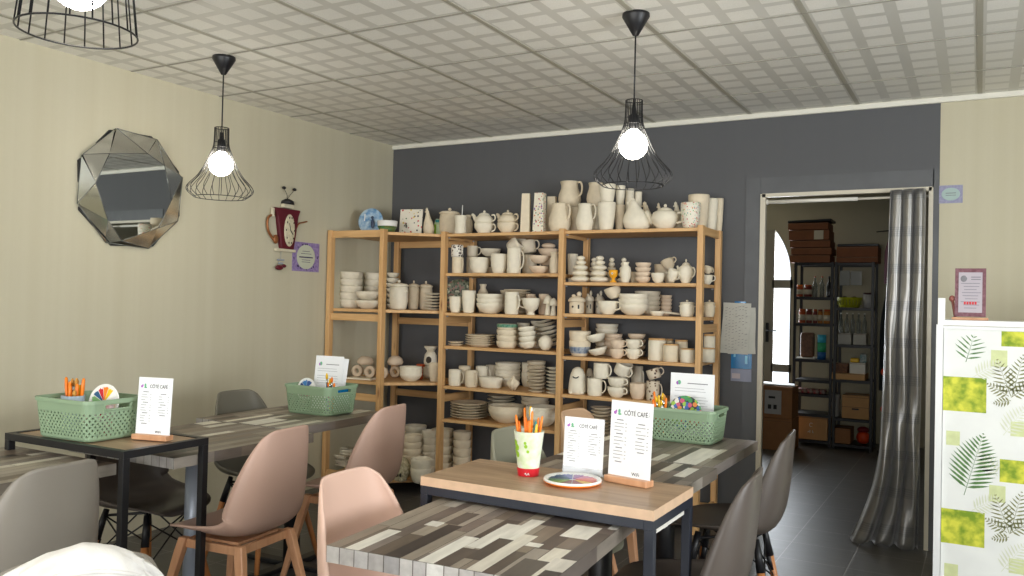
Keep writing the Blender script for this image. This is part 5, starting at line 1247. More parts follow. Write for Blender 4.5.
    if kind == 'star':
        return [('', MB().lathe([(0, .06*h), (.3*r, 0), (1*r, .45*h), (.85*r, .6*h), (.3*r, .75*h), (.2*r, .9*h), (0, h)], 30, fn=lambda t, z: .8+.2*math.cos(5*t)), 0, 0)]
    if kind == 'dish':
        return [('', MB().lathe([(0, 0), (.7*r, 0), (.85*r, .1*h), (r, .9*h), (.98*r, h), (.9*r, .93*h), (.78*r, .2*h), (0, .15*h)], 32, M=Matrix.Diagonal((1, .62, 1, 1))), 0, 0)]
    if kind == 'ladle':
        return [('', MB().lathe([(0, 0), (.35*r, 0), (.5*r, .025), (.48*r, .03), (.3*r, .008), (0, .006)], 20, M=Matrix.Translation((-.5*r, 0, 0))).tube([(-.05*r, 0, .022), (.5*r, 0, .018), (.98*r, 0, .014)], .007, 8), 0, 0)]
    if kind == 'muffin_tray': return [('', MB().box((0, 0, h/2), (w, .16, h), b=.004), 0, 0)]
    if kind == 'napkin_ring':
        return [('', MB().lathe([(.45*r, -.42*r), (.98*r, -.42*r), (.98*r, .42*r), (.45*r, .42*r), (.45*r, -.42*r)], 20, M=Matrix.Translation((0, 0, h*.48)) @ Matrix.Diagonal((1, 1, h/w*.97, 1)) @ Matrix.Rotation(PI/2, 4, 'X')), 0, 0)]
    if kind == 'shell':
        return [('', MB().lathe([(0, 0), (.8*r, .05*h), (1*r, .35*h), (.8*r, .75*h), (.4*r, .97*h), (0, h)], 28, fn=lambda t, z: 1+.04*math.cos(14*t)), 0, 0)]
    if kind == 'orange_figure':
        return [('', MB().box((0, 0, .35*h), (1.0*r, .9*r, .7*h), b=.008).box((0, 0, .9*h), (1.9*r, 1.1*r, .2*h), b=.006).box((0, 0, .72*h), (.8*r, .8*r, .2*h)), 0, 0)]
    if kind == 'oil_burner':
        ring = MB().lathe([(0, 0), (.85*r, 0), (.95*r, .2*h), (.85*r, .55*h), (.5*r, .74*h), (0, .74*h)], 24)
        return [('burner_body', ring, 0, 0), ('opening_shade', MB().ball((0, -.80*r, .3*h), (.42*r, .2*r, .2*h), seg=16), 8, 0), ('dish', L([(0, .74), (.5, .74), (.95, .95), (.92, 1), (.5, .84), (0, .82)]), 0, 0)]  # solid dark ball paints the shade inside the burner's hollow
    if kind == 'skull':
        a = MB().ball((0, 0, .5*h), (r, r*.9, .5*h), seg=20).box((0, -.2*r, .1*h), (1.2*r, 1.0*r, .2*h), b=.01)
        e = MB().ball((.0*r, -.85*r, .3*h), (.16*r, .1*r, .1*h), seg=8).ball((.45*r, -.75*r, .3*h), (.14*r, .1*r, .09*h), seg=8)
        return [('head', a, 9, 0), ('painted_eyes', e, 4, 0)]
    if kind == 'hanger_pile':
        a = MB(); rr = random.Random(2)
        for k in range(16):
            z = .004+h*k/17; x0, y0 = rr.uniform(-.25, .25)*r, rr.uniform(-.05, .05); an = rr.uniform(-.6, .6); c, s = math.cos(an), math.sin(an)
            P = [(-.85*r, 0, z), (-.3*r, .03, z+.015), (.3*r, .035, z+.01), (.85*r, 0, z), (.2*r, -.04, z+.006), (-.3*r, -.04, z+.01)]
            a.tube([(x0+p[0]*c-p[1]*s, y0+p[0]*s+p[1]*c, p[2]) for p in P], .006, 6, closed=True)
        return [('', a, 0, 0)]
    if kind == 'disk_plate':      # stands upright, face to -y
        T = Matrix.Translation((0, .012, h/2)) @ Matrix.Rotation(PI/2-.14, 4, 'X'); R = h/2
        return [('', MB().lathe([(0, 0), (.65*R, 0), (R, .012), (.98*R, .016), (.66*R, .007), (0, .006)], 40, M=T), 0, 0)]
    if kind == 'tile_plate':
        return [('', MB().box((0, 0, h/2), (w, .012, h), b=.003, M=Matrix.Rotation(-.12, 4, 'X')), 0, 0)]
    if kind == 'flower_bowl':
        return [('bowl_body', L([(0, 0), (.5, 0), (.7, .2), (.95, .6), (1, .98), (.95, 1), (.88, .6), (.6, .2), (0, .15)], 28), 3, 0), ('green_leaf_band', L([(.55, .03), (.715, .2), (.90, .5), (.96, .55), (.72, .16), (.56, -.0)], 28, fn=lambda t, z: 1+.01*math.cos(9*t)), 10, 0)]
    raise ValueError(kind)
M_dots = mat('dotted_bisque', (226, 218, 200), .6)
def dotted(name, base, cols, sc, thr):
    m = bpy.data.materials.new(name); m.use_nodes = True; nt = m.node_tree; b = nt.nodes['Principled BSDF']
    tc = N(nt, 'ShaderNodeTexCoord'); v = N(nt, 'ShaderNodeTexVoronoi'); v.inputs['Scale'].default_value = sc
    nt.links.new(tc.outputs['Object'], v.inputs['Vector'])
    r = N(nt, 'ShaderNodeValToRGB'); r.color_ramp.interpolation = 'CONSTANT'
    while len(r.color_ramp.elements) < len(cols): r.color_ramp.elements.new(.5)
    for i, c in enumerate(cols): r.color_ramp.elements[i].position = i/len(cols); r.color_ramp.elements[i].color = (*srgb(c), 1)
    s = N(nt, 'ShaderNodeSeparateXYZ'); nt.links.new(v.outputs['Color'], s.inputs[0]); nt.links.new(s.outputs['X'], r.inputs['Fac'])
    nt.links.new(mixc(nt, mth(nt, 'LESS_THAN', v.outputs['Distance'], thr), srgb(base), r.outputs['Color']), b.inputs['Base Color']); b.inputs['Roughness'].default_value = .5
    MATS[name] = m; return m
M_d1 = dotted('colour_dotted', (232, 226, 210), [(200, 60, 70), (60, 150, 160), (230, 140, 60), (120, 180, 120)], 85, .30)
M_d2 = dotted('flower_dotted', (228, 220, 200), [(190, 50, 60), (120, 90, 150), (210, 120, 60), (90, 130, 90)], 62, .28)
M_dal = dotted('dalmatian', (232, 226, 214), [(60, 40, 36), (70, 46, 40)], 55, .36)
M_spots = dotted('brown_spotted', (214, 200, 178), [(110, 80, 60), (90, 66, 50)], 45, .3)
M_dark = dotted('dark_leafy_glaze', (120, 124, 104), [(60, 70, 52), (150, 110, 100), (190, 190, 164), (80, 90, 70)], 60, .55)
M_bluep = mat('blue_white_glaze', (92, 142, 190), .3, col2=(190, 212, 226), nscale=26, coat=.3)
M_tile = dotted('painted_tile', (230, 224, 208), [(50, 50, 60), (200, 60, 60), (60, 100, 60), (220, 190, 80)], 40, .27)
M_leafb = mat('leafy_green_glaze', (56, 124, 78), .35, col2=(120, 120, 60), nscale=60)
M_skull = mat('patterned_bisque', (206, 196, 166), .7, col2=(150, 140, 112), nscale=70)
M_greenband = mat('teal_green_glaze', (48, 120, 96), .35, col2=(130, 170, 140), nscale=60)
M_blueband = mat('blue_band_glaze', (96, 116, 146), .4, col2=(176, 182, 186), nscale=50)
ACC = {1: M_pine['X'], 3: M_glaze, 4: M_ink, 5: mat('cream_green_glaze', (196, 212, 170), .35), 6: M_lime, 7: M_teal, 8: mat('hollow_shade', (70, 62, 54), .9), 9: M_skull, 10: M_leafb}
BODYM = {'warm': M_bisque3, 'dots': M_d1, 'dalmatian': M_dal, 'spots': M_spots, 'dark': M_dark, 'blue': M_bluep, 'orange': mat('egg_yellow_glaze', (240, 172, 44), .35)}
NOUN = dict(bowl='bowl', plate='plate', cup='handleless cup', tumbler='tall tumbler', vase='vase', egg='egg shape', square_vase='tall square vase', mug='mug', teacup='teacup', footed_cup='footed cup',
            jug='pot-bellied jug', stick_cup='cup with an upright stick', teapot='round teapot', tea_for_one='two-tier teapot', lidjar='knob-lidded jar', canister='wooden-lidded canister', ring_tree='stacked-ring figure',
            egg_cup='egg cup', ghost='smiling ghost figure', hen='hen-shaped jar', carton='carton-shaped figure', house_jar='mushroom-roofed jar', mushroom='mushroom figure', star='star ornament', dish='oblong dish',
            ladle='spoon rest', muffin_tray='tray', napkin_ring='ring holder', shell='ribbed shell', orange_figure='tapered block figure', oil_burner='oil burner', skull='patterned head figure', hanger_pile='tangle of loops',
            disk_plate='standing round plate', tile_plate='square plate', flower_bowl='bowl with painted leaves')
CAT = dict(bowl='bowl', plate='plate', cup='cup', tumbler='cup', vase='vase', egg='ornament', square_vase='vase', mug='mug', teacup='cup', footed_cup='cup', jug='jug', stick_cup='cup', teapot='teapot', tea_for_one='teapot', lidjar='jar',
           canister='jar', egg_cup='egg cup', ghost='figurine', hen='jar', carton='figurine', house_jar='jar', mushroom='figurine', star='ornament', dish='dish', ladle='spoon rest', muffin_tray='tray', disk_plate='plate', tile_plate='plate', flower_bowl='bowl', oil_burner='oil burner', skull='figurine')
NAME = dict(lidjar='lidded_jar', egg='egg_ornament', cup='handleless_cup', ghost='ghost_figurine', hen='hen_jar', carton='carton_figurine', star='star_ornament', ladle='spoon_rest', shell='shell_ornament', orange_figure='orange_figurine', skull='head_figurine', hanger_pile='loop_tangle', disk_plate='display_plate', tile_plate='square_plate', dish='oblong_dish', ring_tree='ring_figurine', mushroom='mushroom_figurine', muffin_tray='pottery_tray', stick_cup='stick_cup', tea_for_one='stacked_teapot')
SHN = {'A': ('corner unit', ('top', 'second shelf', 'third shelf', 'bottom shelf')), 'B': ('middle bay', ('top', 'second shelf', 'third shelf', 'fourth shelf', 'fifth shelf', 'sixth shelf', 'bottom shelf')), 'C': ('right bay', ('top', 'second shelf', 'third shelf', 'fourth shelf', 'fifth shelf', 'sixth shelf', 'bottom shelf'))}
ORD = ['first', 'second', 'third', 'fourth', 'fifth', 'sixth', 'seventh', 'eighth', 'ninth', 'tenth', 'eleventh', 'twelfth']
LOOK = {'warm': 'pinkish', 'dots': 'colour-dotted', 'dalmatian': 'black-spotted', 'spots': 'brown-spotted', 'dark': 'dark leafy', 'blue': 'blue and white', 'orange': 'orange-yellow'}
MC = {}
# order of like things within one row of one shelf
from collections import defaultdict
rows = defaultdict(list)
for it in ITEMS: rows[(it[0], it[1], it[2], it[9].get('m'), it[8] > 1, bool(it[9].get('on')))].append(it)
for v in rows.values(): v.sort(key=lambda q: q[3])
DZ_ = {}
pr = random.Random(99)
for it in ITEMS:
    sh, row, kind, x, y, z, w, h, n, o = it
    mates = rows[(sh, row, kind, o.get('m'), n > 1, bool(o.get('on')))]; idx = mates.index(it)
    bay, names = SHN[sh[0]]; place = 'on top of the '+bay if sh[1] == '0' else names[int(sh[1])]+', '+bay
    look = LOOK.get(o.get('m'), 'white'); noun = NOUN[kind]
    if kind in ('carton', 'flower_bowl', 'tile_plate', 'orange_figure'): look = {'carton': 'green and cream', 'flower_bowl': 'cream', 'tile_plate': 'flower-painted', 'orange_figure': 'orange'}[kind]
    which = '' if len(mates) == 1 else ORD[idx]+' '
    bm_ = BODYM.get(o.get('m'), pr.choice([M_bisque, M_bisque, M_bisque2]))
    if kind == 'orange_figure': bm_ = mat('burnt_orange', (190, 84, 44), .5)
    if kind == 'square_vase' and o.get('m') == 'dots': bm_ = M_d2
    if kind == 'tile_plate': bm_ = M_tile
    if kind in ('mug', 'teacup', 'footed_cup', 'jug', 'teapot', 'tea_for_one'): hr = math.radians(pr.uniform(-28, 12))
    else: hr = pr.uniform(-.3, .3)
    if kind == 'footed_cup' and sh == 'B2': hr = PI
    if kind in ('disk_plate', 'tile_plate', 'square_vase', 'muffin_tray', 'dish', 'ladle', 'ghost', 'egg_cup', 'house_jar', 'oil_burner', 'napkin_ring', 'hen', 'hanger_pile', 'carton'): hr = math.radians(pr.uniform(8, 22))
    if kind == 'plate': hh = min(.02, max(.012, w*.11)); 
    elif kind == 'bowl': hh = min(h, max(.035, w*.36)) if n > 1 else h
    elif kind in ('cup', 'tumbler'): hh = h/n*1.22 if n > 1 else h
    else: hh = h/n if n > 1 else h
    dz = (h-hh)/(n-1) if n > 1 else 0
    if kind in ('mug', 'teacup') and n > 1: hh = h/n*1.06; dz = (h-hh)/(n-1)
    key = (kind, round(w, 3), round(hh, 3), o.get('m'))
    if key not in MC: MC[key] = [(pn, mb.mesh(pn or NAME.get(kind, kind), bm_ if acc == 0 else ACC[acc]), acc, par) for pn, mb, acc, par in kind_parts(kind, w, hh, o)]
    grp = None
    for k in range(n):
        zz = z+.0006+dz*k; jx, jy = (pr.uniform(-.0015, .0015), pr.uniform(-.0015, .0015)) if n > 1 else (0, 0)
        fromtop = n-1-k
        if n == 1:
            if o.get('on'): lab = f'{look} {noun} on another piece, {which}such from left, {place}' if len(mates) > 1 else f'{look} {noun} standing on another piece, {row} row, {place}'
            elif which: lab = f'{look} {noun}, {which}from left in {row} row, {place}'
            else: lab = f'{look} {noun} in the {row} row, {place}'
        else:
            pos = 'top' if fromtop == 0 else ('bottom' if k == 0 else ORD[fromtop])
            lab = f'{look} {noun}, {pos} of {which}{row} stack from left, {place}' if which else f'{look} {noun}, {pos} of the {row} stack, {place}'
        nm = NAME.get(kind, kind); cat = CAT.get(kind, 'ornament')
        tilt = math.radians(o.get('tilt', 0)); lift = abs(math.sin(tilt))*w*.5 if tilt else 0
        loc = (x+jx+math.sin(tilt)*dz*k, y+jy, zz+lift+ (0 if not tilt else (math.cos(tilt)-1)*dz*k)); rot = (0, tilt, hr+(pr.uniform(-.3, .3) if n > 1 and kind in ('bowl', 'plate', 'cup') else 0))
        parts = MC[key]
        g_ = f'{noun}s, {place}'
        accent = o.get('m2') and (k == n-1 if o['m2'] == 'green' else k == 0)
        if len(parts) == 1 and not parts[0][0]:
            ob = put(nm, parts[0][1], None, loc, rot, label=lab, cat=cat, group=g_)
        else:
            ob = put(nm, None, None, loc, rot, label=lab, cat=cat, group=g_); made = {}
            for pn, me, acc, par in parts: made[pn] = put(pn, me, made.get(par) if par else ob)
        if accent:
            m3, zf = (M_greenband, (.55, .99)) if o['m2'] == 'green' else (M_blueband, (.2, .62)); r_2 = w/2
            P = [(.62, 0), (.74, .07), (.92, .35), (.99, .7), (1, .98)]
            def rad(t):
                for (a, b), (c, d) in zip(P, P[1:]):
                    if b <= t <= d: return a+(c-a)*(t-b)/(d-b)
                return 1
            ts = [zf[0]+(zf[1]-zf[0])*q/6 for q in range(7)]
            MB().lathe([(rad(t)*r_2+.0008, t*hh) for t in ts]+[(rad(t)*r_2-.0006, t*hh) for t in ts[::-1]], 24).build('painted_band', m3, ob)
            ob['label'] = lab.replace('white', 'green-rimmed' if o['m2'] == 'green' else 'blue-banded')
# painted numeral and figure on the blue plate
for ob in list(bpy.data.objects):
    if ob.name.startswith('display_plate') and 'blue' in ob.get('label', ''):
        text('painted_numeral', '1', .075, ob, (-.04, -.012, .115), (PI/2-.14, 0, 0), M_glaze)
        MB().ball((.018, -.016, .118), (.011, .004, .011), seg=10).ball((.02, -.014, .075), (.014, .004, .035), seg=10).build('painted_figure', mat('indigo_glaze', (50, 66, 96), .35), ob)
    if ob.name.startswith('square_plate'):
        text('painted_numeral', '4', .055, ob, (-.03, -.012, .07), (PI/2-.1, 0, 0), M_ink)

M_spl = dotted('splotched_paint', (44, 52, 60), [(205, 90, 120), (70, 150, 90), (60, 100, 170), (225, 140, 70), (230, 225, 215), (150, 190, 70)], 60, .62)
for ob in bpy.data.objects:
    if ob.get('label', '').startswith('multicoloured splotched'):
        for ch in ob.children: ch.data.materials[0] = M_spl
# ------------------------------------------------------------ storage in the back room
RY = 8.50
def bx(u): return -1.553+(u-797)*.00923
def bz(v): return 1.731-(v-266)*.00966
def rack(label, x0, x1, zs):
    t = thing('storage_rack', label, 'storage rack', ((x0+x1)/2, RY, 0), 0, 'black metal storage racks in the back room'); w = x1-x0
    for sx in (-1, 1):
        for sy in (-1, 1): MB().box((sx*(w/2-.012), sy*.16, .875), (.024, .024, 1.75)).build('post', M_black, t)
    for z in zs: MB().box((0, 0, z-.009), (w-.05, .34, .016)).box((0, -.162, z-.014), (w, .012, .026)).box((0, .162, z-.014), (w, .012, .026)).build('shelf', M_black, t)
LZ = (.06, .306, .495, .63, .823, 1.166, 1.42, 1.745); RZ = (.05, .29, .65, .978, 1.325, 1.745)
rack('left black metal rack in the back room with jars and bottles', -1.562, -1.205, LZ)
rack('right black metal rack in the back room with boxes and a yellow-green basket', -1.195, -.85, RZ)
M_dg = mat('dark_glass', (26, 22, 24), .15); M_cg = mat('clear_bottle', (120, 124, 116), .1, alpha=.6); M_lab = mat('cream_label', (196, 186, 166), .6)
def jar(label, x, z, w, h, m, lid, lab=True, grp='jars on the left back-room rack', y=RY-.08):
    t = thing('food_jar', label, 'jar', (x, y, z+.001), 0, grp); r = w/2
    MB().lathe([(0, 0), (r*.95, 0), (r, .04*h), (r, .78*h), (r*.85, .86*h), (0, .86*h)], 18).build('glass', m, t)
    MB().lathe([(0, .865*h), (r*.88, .865*h), (r*.88, h), (0, h)], 18).build('lid', lid, t)
    if lab: MB().lathe([(r*1.01, .2*h), (r*1.015, .2*h), (r*1.015, .6*h), (r*1.01, .6*h)], 18).build('label', M_lab, t)
def bottle(label, x, z, w, h, m, cap, grp, y=RY-.06):
    t = thing('bottle', label, 'bottle', (x, y, z+.001), 0, grp); r = w/2
    MB().lathe([(0, 0), (r*.95, 0), (r, .03*h), (r, .55*h), (r*.4, .75*h), (r*.36, .93*h), (0, .93*h)], 16).build('glass', m, t)
    MB().lathe([(0, .932*h), (r*.42, .932*h), (r*.42, h), (0, h)], 12).build('cap', cap, t)
M_jo = mat('orange_preserve', (176, 78, 34), .3); M_jr = mat('dark_red_preserve', (110, 40, 32), .3); M_ja = mat('amber_preserve', (170, 108, 40), .3)
jar('orange-lidded jar at the left of the second rack shelf in the back room', bx(800), 1.42, .062, .115, M_jo, M_orange)
jar('wider dark jar beside the orange-lidded one on the second rack shelf in the back room', bx(808.5), 1.42, .075, .115, M_jr, M_jo)
for k, (u, m) in enumerate(((815, M_cg), (822, M_cg), (829, M_dg))): bottle(['first', 'second', 'third'][k]+' bottle from the left on the second shelf of the left back-room rack', bx(u), 1.42, .048, .20, m, M_jo if k < 2 else M_black, 'bottles on the left back-room rack')
for k, (u, w, m) in enumerate(((803, .062, M_jo), (810, .055, M_jr), (816, .04, M_jr), (821, .045, M_ja), (828, .07, M_ja))):
    jar(ORD[k]+' preserve jar from the left on the third shelf of the left back-room rack', bx(u), 1.166, w, .135, m, M_jr if k % 2 else M_jo)
def cbox(name, label, cat, x0, x1, z0, h, y=RY-.02, d=.26, m=None, rot=0, extras=None, tilt=0, grp=None):
    t = thing(name, label, cat, ((x0+x1)/2, y, z0+.001), rot, grp); w = x1-x0; m = m or M_card
    bev(MB().box((0, 0, h/2), (w, d, h)).build('carton', m, t, rot=(0, tilt, 0)), .003)
    MB().box((0, -d/2-.0006, h*.92), (w*.98, .001, .004)).box((0, 0, h+.0004), (w*.98, .05, .0006)).build('tape_seam', mat('brown_tape', (120, 84, 52), .4), t, rot=(0, tilt, 0))
    if extras: extras(t, w, d, h)
    return t
o = MB().box((0, 0, .12), (.125, .09, .24), b=.02).build('coffee_bag', mat('brown_patterned_bag', (92, 62, 46), .5, col2=(120, 84, 60), nscale=40), None, (bx(808), RY-.03, .823+.012), label='brown patterned bag on the fourth shelf of the left back-room rack', cat='bag')
o = MB().box((0, 0, .006), (.17, .22, .011)).build('white_tray', M_white, None, (bx(808), RY-.03, .823+.0005), label='flat white tray under the brown bag in the back room', cat='tray')
t = thing('snack_tube', 'blue and green striped tube beside the brown bag in the back room', 'tube', (bx(823), RY-.08, .824))
MB().lathe([(0, 0), (.04, 0), (.04, .07), (0, .07)], 20).build('blue_section', mat('tube_blue', (30, 90, 150), .35), t); MB().lathe([(0, .071), (.04, .071), (.04, .16), (0, .16)], 20).build('green_section', mat('tube_green', (50, 160, 110), .35), t)
MB().lathe([(0, .161), (.04, .161), (.04, .235), (0, .235)], 20).build('cyan_section', mat('tube_cyan', (60, 170, 200), .35), t)
for k in range(5): MB().box((0, 0, .02), (.052, .12, .04), b=.006).build('snack_pack', mat('snack_red', (140, 30, 40), .4, col2=(120, 120, 110), nscale=40), None, (bx(801+6*k), RY-.06, .496), label=ORD[k]+' red snack pack from the left on the low shelf of the left back-room rack', cat='pack', group='red packs on the low rack shelf')
def logo(t, w, d, h):
    MB().tube([(.015*math.cos(a/10*PI*1.5+.6), -d/2-.002, h*.62+.018*math.sin(a/10*PI*1.5+.6)) for a in range(11)], .003, 5).tube([(-.03, -d/2-.002, h*.3), (-.015, -d/2-.002, h*.36)], .003, 5).tube([(-.01, -d/2-.002, h*.28), (-.01, -d/2-.002, h*.4)], .003, 5).tube([(.012, -d/2-.002, h*.28), (.012, -d/2-.002, h*.4), (.022, -d/2-.002, h*.28)], .003, 5).build('white_logo', M_white, t)
cbox('cardboard_box', 'light brown box with a white logo at the bottom of the left back-room rack', 'box', bx(797)+.02, bx(831), .06, .225, m=M_card2, extras=logo)
cbox('cardboard_box', 'small brown box at the bottom of the right back-room rack', 'box', bx(836), bx(853), .05, .14, m=M_card)
t = thing('round_bag', 'orange-red round bag at the bottom right of the right back-room rack', 'bag', (bx(864), RY-.06, .051))
MB().ball((0, 0, .062), (.062, .062, .062), seg=20).build('round_body', mat('bright_orange_red', (215, 70, 26), .4), t); MB().ball((0, 0, .135), (.055, .05, .03), seg=14).build('gathered_top', mat('dark_red_plastic', (120, 24, 30), .4), t)
def slot(t, w, d, h): MB().box((0, -d/2-.001, h*.42), (.06, .003, .014), b=.001).build('hand_hole_shade', M_black, t); MB().box((0, -d/2-.0012, h*.5), (w, .002, .004)).build('lid_edge', MATS['brown_tape'], t)  # black strip on the closed face paints the hole's dark inside
cbox('cardboard_box', 'brown box with a hand hole on the right back-room rack', 'box', bx(844.5), bx(870), .29, .215, m=M_card2, extras=slot)
MB().lathe([(0, 0), (.048, 0), (.05, .01), (.05, .2), (.045, .21), (0, .21)], 20).build('white_canister', mat('grey_white_plastic', (160, 160, 156), .4), None, (bx(835.5), RY-.05, .291), label='tall greyish white canister on the right back-room rack beside the box', cat='canister')
cbox('flat_carton', 'flat light cardboard tray on the right back-room rack', 'box', bx(833), bx(866), .65, .058, y=RY-.03, d=.28, m=mat('tan_card', (200, 156, 104), .7))
cbox('white_drawer_box', 'white two-tier box on the flat tray in the back room', 'box', bx(851), bx(866), .709, .10, y=RY-.04, d=.2, m=M_white)
cbox('snack_box', 'dark brown snack box on the flat tray in the back room', 'box', bx(834), bx(849), .709, .085, y=RY-.04, d=.2, m=mat('dark_snack', (84, 48, 40), .6, col2=(130, 90, 50), nscale=50))
cbox('picture_card', 'small upright card with a teal print on the white box in the back room', 'card', bx(860), bx(866), .811, .085, y=RY-.06, d=.02, m=mat('teal_card', (190, 196, 190), .5, col2=(70, 130, 140), nscale=60))
MB().box((0, 0, .02), (.075, .08, .04), b=.01).build('yellow_pack', M_yellow, None, (bx(855), RY-.05, .811), label='small yellow pack on the white box in the back room', cat='pack')
for k, u in enumerate((846, 860)): cbox('white_box', ('left' if k == 0 else 'right')+' of two white boxes under the bottles on the right back-room rack', 'box', bx(u)-.055, bx(u)+.055, .978, .105, y=RY-.03, d=.2, m=mat('off_white_card', (176, 174, 166), .6))
for k in range(5): bottle(ORD[k]+' clear bottle from the left standing on the white boxes in the back room', bx(841+5.6*k), 1.085, .04, .19, M_cg, M_white, 'clear bottles on the white boxes', y=RY-.05)
t = thing('plastic_basket', 'yellow-green basket on the right back-room rack', 'basket', (bx(848.5), RY-.04, 1.326))
MB().lathe([(0, 0), (.085, 0), (.115, .09), (.12, .095), (.11, .092), (.08, .008), (0, .006)], 24, M=Matrix.Diagonal((1, .9, 1, 1))).build('tub', mat('yellow_green_plastic', (176, 180, 30), .4), t)
sl = MB(); [sl.box((.105*math.cos(a)*1.0, .095*math.sin(a), .05), (.006, .006, .05)) for a in [2*PI*k/22 for k in range(22)]]; sl.build('rib', mat('olive_shadow_plastic', (120, 124, 24), .5), t)  # ribs in a darker copy of the tub's colour, as painted shade
for k, u in enumerate((844, 853)): MB().ball((0, 0, .04), (.036, .036, .032), seg=14).build('dark_lid', M_black, None, (bx(u), RY-.04, 1.36), label=('left' if k == 0 else 'right')+' dark round lid in the yellow-green basket', cat='lid')
t = thing('storage_tin', 'white tin with a dark lid beside the yellow-green basket', 'tin', (bx(866.5), RY-.06, 1.326))
MB().lathe([(0, 0), (.042, 0), (.042, .125), (0, .125)], 20).build('tin_body', mat('tin_white', (176, 174, 172), .35), t); MB().lathe([(0, .126), (.044, .126), (.044, .142), (0, .142)], 20).build('tin_lid', mat('dark_lid_red', (60, 26, 26), .4), t)
t = thing('hanging_plastic_bag', 'clear plastic bags hanging from the top of the right back-room rack', 'bag', (bx(851), RY-.165, 1.60))
MB().box((-.05, -.012, 0), (.09, .006, .14), b=.002).box((.05, -.012, 0), (.10, .006, .13), b=.002).build('pouch', mat('cloudy_plastic', (140, 142, 138), .25, alpha=.7), t)
zt = 1.7455
for k, (dx, h, tl) in enumerate(((.0, .075, .02), (.012, .07, -.03), (.0, .07, .02), (-.01, .10, -.02), (-.02, .07, .01))):
    def lb(t, w, d, h, k=k):
        if k == 3: MB().box((.09, -d/2-.002, h*.5), (.085, .001, h*.9)).build('shipping_label', M_lab, t)
    cbox('flat_cardboard', ORD[k]+' flat carton from the bottom of the stack on the left back-room rack', 'box', bx(791)+dx, bx(831)+dx, zt+.002, h-.006, d=.3, m=mat('dark_cardboard', (124, 76, 48), .8, noise=.06, nscale=12), extras=lb, grp='flat cartons on the left rack'); zt += h
MB().box((0, 0, .012), (.40, .3, .024), b=.008).build('black_bag', M_black, None, (bx(810), RY-.02, zt+.004), (0, -.03, 0), label='flattened black bag on top of the left carton stack', cat='bag')
zt = 1.7455
for k, h in enumerate((.05, .10)): cbox('flat_cardboard', ('lower' if k == 0 else 'upper')+' carton on top of the right back-room rack', 'box', bx(837), bx(876), zt+.001, h-.002, d=.28, m=MATS['dark_cardboard'], grp='cartons on the right rack'); zt += h
MB().box((0, 0, .012), (.36, .26, .024), b=.006).build('black_tray', mat('dark_tray', (40, 42, 44), .3), None, (bx(857), RY-.02, zt+.002), label='black tray on top of the right carton stack', cat='tray')
def lb2(t, w, d, h): MB().box((-.02, -d/2-.001, h*.5), (.15, .001, h*.75)).build('shipping_label', mat('label_grey', (178, 176, 176), .6), t); MB().box((-.05, -d/2-.002, h*.35), (.03, .001, .04)).box((0, -d/2-.002, h*.35), (.03, .001, .04)).box((-.03, -d/2-.002, h*.65), (.06, .001, .02)).build('label_print', M_ink, t)
cbox('cardboard_box', 'large open box on the floor below the glass door in the back room', 'box', -1.86, -1.475, 0, .29, y=8.05, d=.34, m=M_card)
cbox('cardboard_box', 'box with a white shipping label on top of the large floor box', 'box', -1.78, -1.48, .292, .29, y=8.05, d=.3, m=M_card, extras=lb2)
MB().box((0, 0, .006), (.28, .22, .012), b=.003).build('white_folder', M_paper, None, (-1.63, 8.05, .588), (0, .03, .2), label='white sheets lying on the labelled box in the back room', cat='paper')
t = thing('hanging_coat', 'dark teal coat hanging at the right end of the back-room racks', 'coat', (-.75, 8.62, 0))
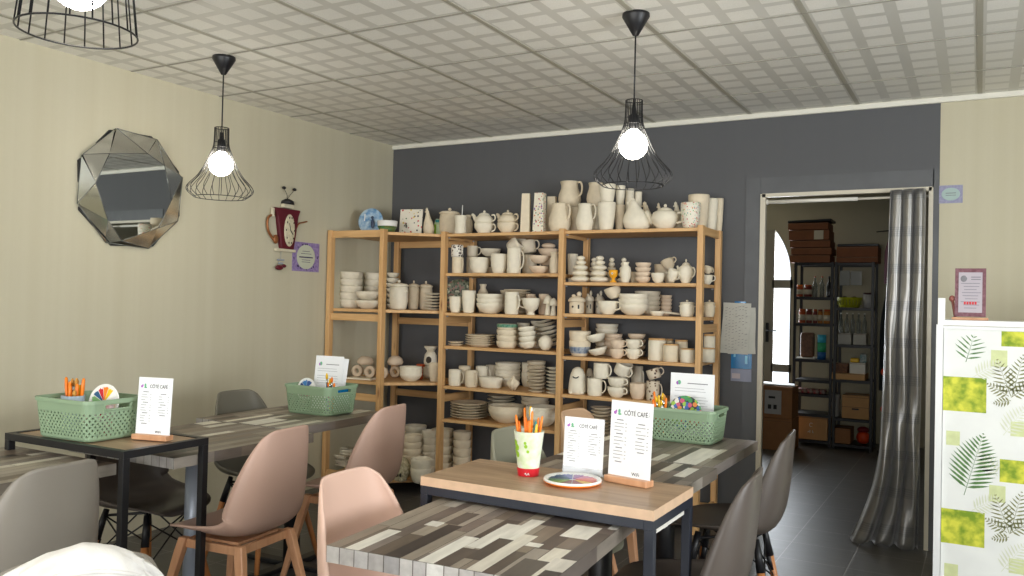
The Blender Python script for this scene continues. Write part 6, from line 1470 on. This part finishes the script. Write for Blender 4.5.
def drape(x0, x1, z0, z1, y, dep, m, name, par):
    vs = []; fs = []
    for i in range(21):
        for j in range(25): s = j/24; a = 2*PI*s; z = z0+(z1-z0)*i/20; k = math.sin(PI*min(1, (1-i/20)*1.8+.12)/2); vs.append(((x0+x1)/2+(x1-x0)/2*k*math.cos(a)*(1+.06*math.sin(9*a)), y+dep*k*math.sin(a)*(1+.15*math.sin(7*a)), z))
    for i in range(20):
        for j in range(24): a = i*25+j; fs.append((a, a+1, a+26, a+25))
    return MB().add(vs, fs, 0, True).build(name, m, par)
drape(-.075, .075, .55, 1.53, 0, .07, mat('dark_teal_cloth', (26, 34, 38), .8), 'coat_body', t)
MB().box((0, .16, 1.56), (.06, .2, .03), b=.004).build('hook', M_black, t)
t = thing('pink_garment', 'pink garment hanging high on the right of the back room', 'garment', (-.70, 8.35, 0))
drape(-.07, .07, 1.55, 2.02, 0, .04, mat('dusty_pink_cloth', (120, 84, 100), .8), 'cloth_body', t); MB().tube([(-.14, 0, 2.03), (.1, 0, 2.05)], .006, 8).tube([(0, 0, 2.04), (0, .55, 2.06)], .005, 8).build('hanger', M_black, t)
t = thing('knobbed_stand', 'slim dark stand with orange-red knobs beside the right back-room rack', 'rack', (-.755, 8.36, 0))
MB().tube([(0, 0, 0), (0, 0, .95)], .012, 8).lathe([(0, 0), (.05, 0), (.05, .02), (0, .02)], 16).build('stand', M_black, t)
for z in (.40, .74): MB().ball((0, -.01, z), (.03, .03, .035), seg=12).build('red_knob', mat('bright_orange_red', (0, 0, 0)), t)
# under the right end of the shelving: cloth, blue bottle and carton on the low board behind the table corner
t = thing('spray_bottle', 'blue bottle with a white top behind the table corner on the low shelf', 'bottle', (-1.455, 4.80, .4705))
MB().lathe([(0, 0), (.03, 0), (.032, .01), (.032, .09), (.014, .12), (0, .12)], 18).build('bottle_body', MATS['blue_plastic'], t); MB().lathe([(0, .121), (.015, .121), (.013, .16), (0, .16)], 14).build('cap', M_white, t)

t = thing('white_cloth', 'small white cloth strip hanging over the table corner behind the oak side table', 'cloth', (-.806, 2.38, TZ))
MB().box((-.03, 0, .002), (.06, .045, .003)).box((.0025, 0, -.03), (.003, .042, .062)).box((.006, .004, -.065), (.003, .036, .03)).build('strip', mat('white_cotton', (0, 0, 0)), t)
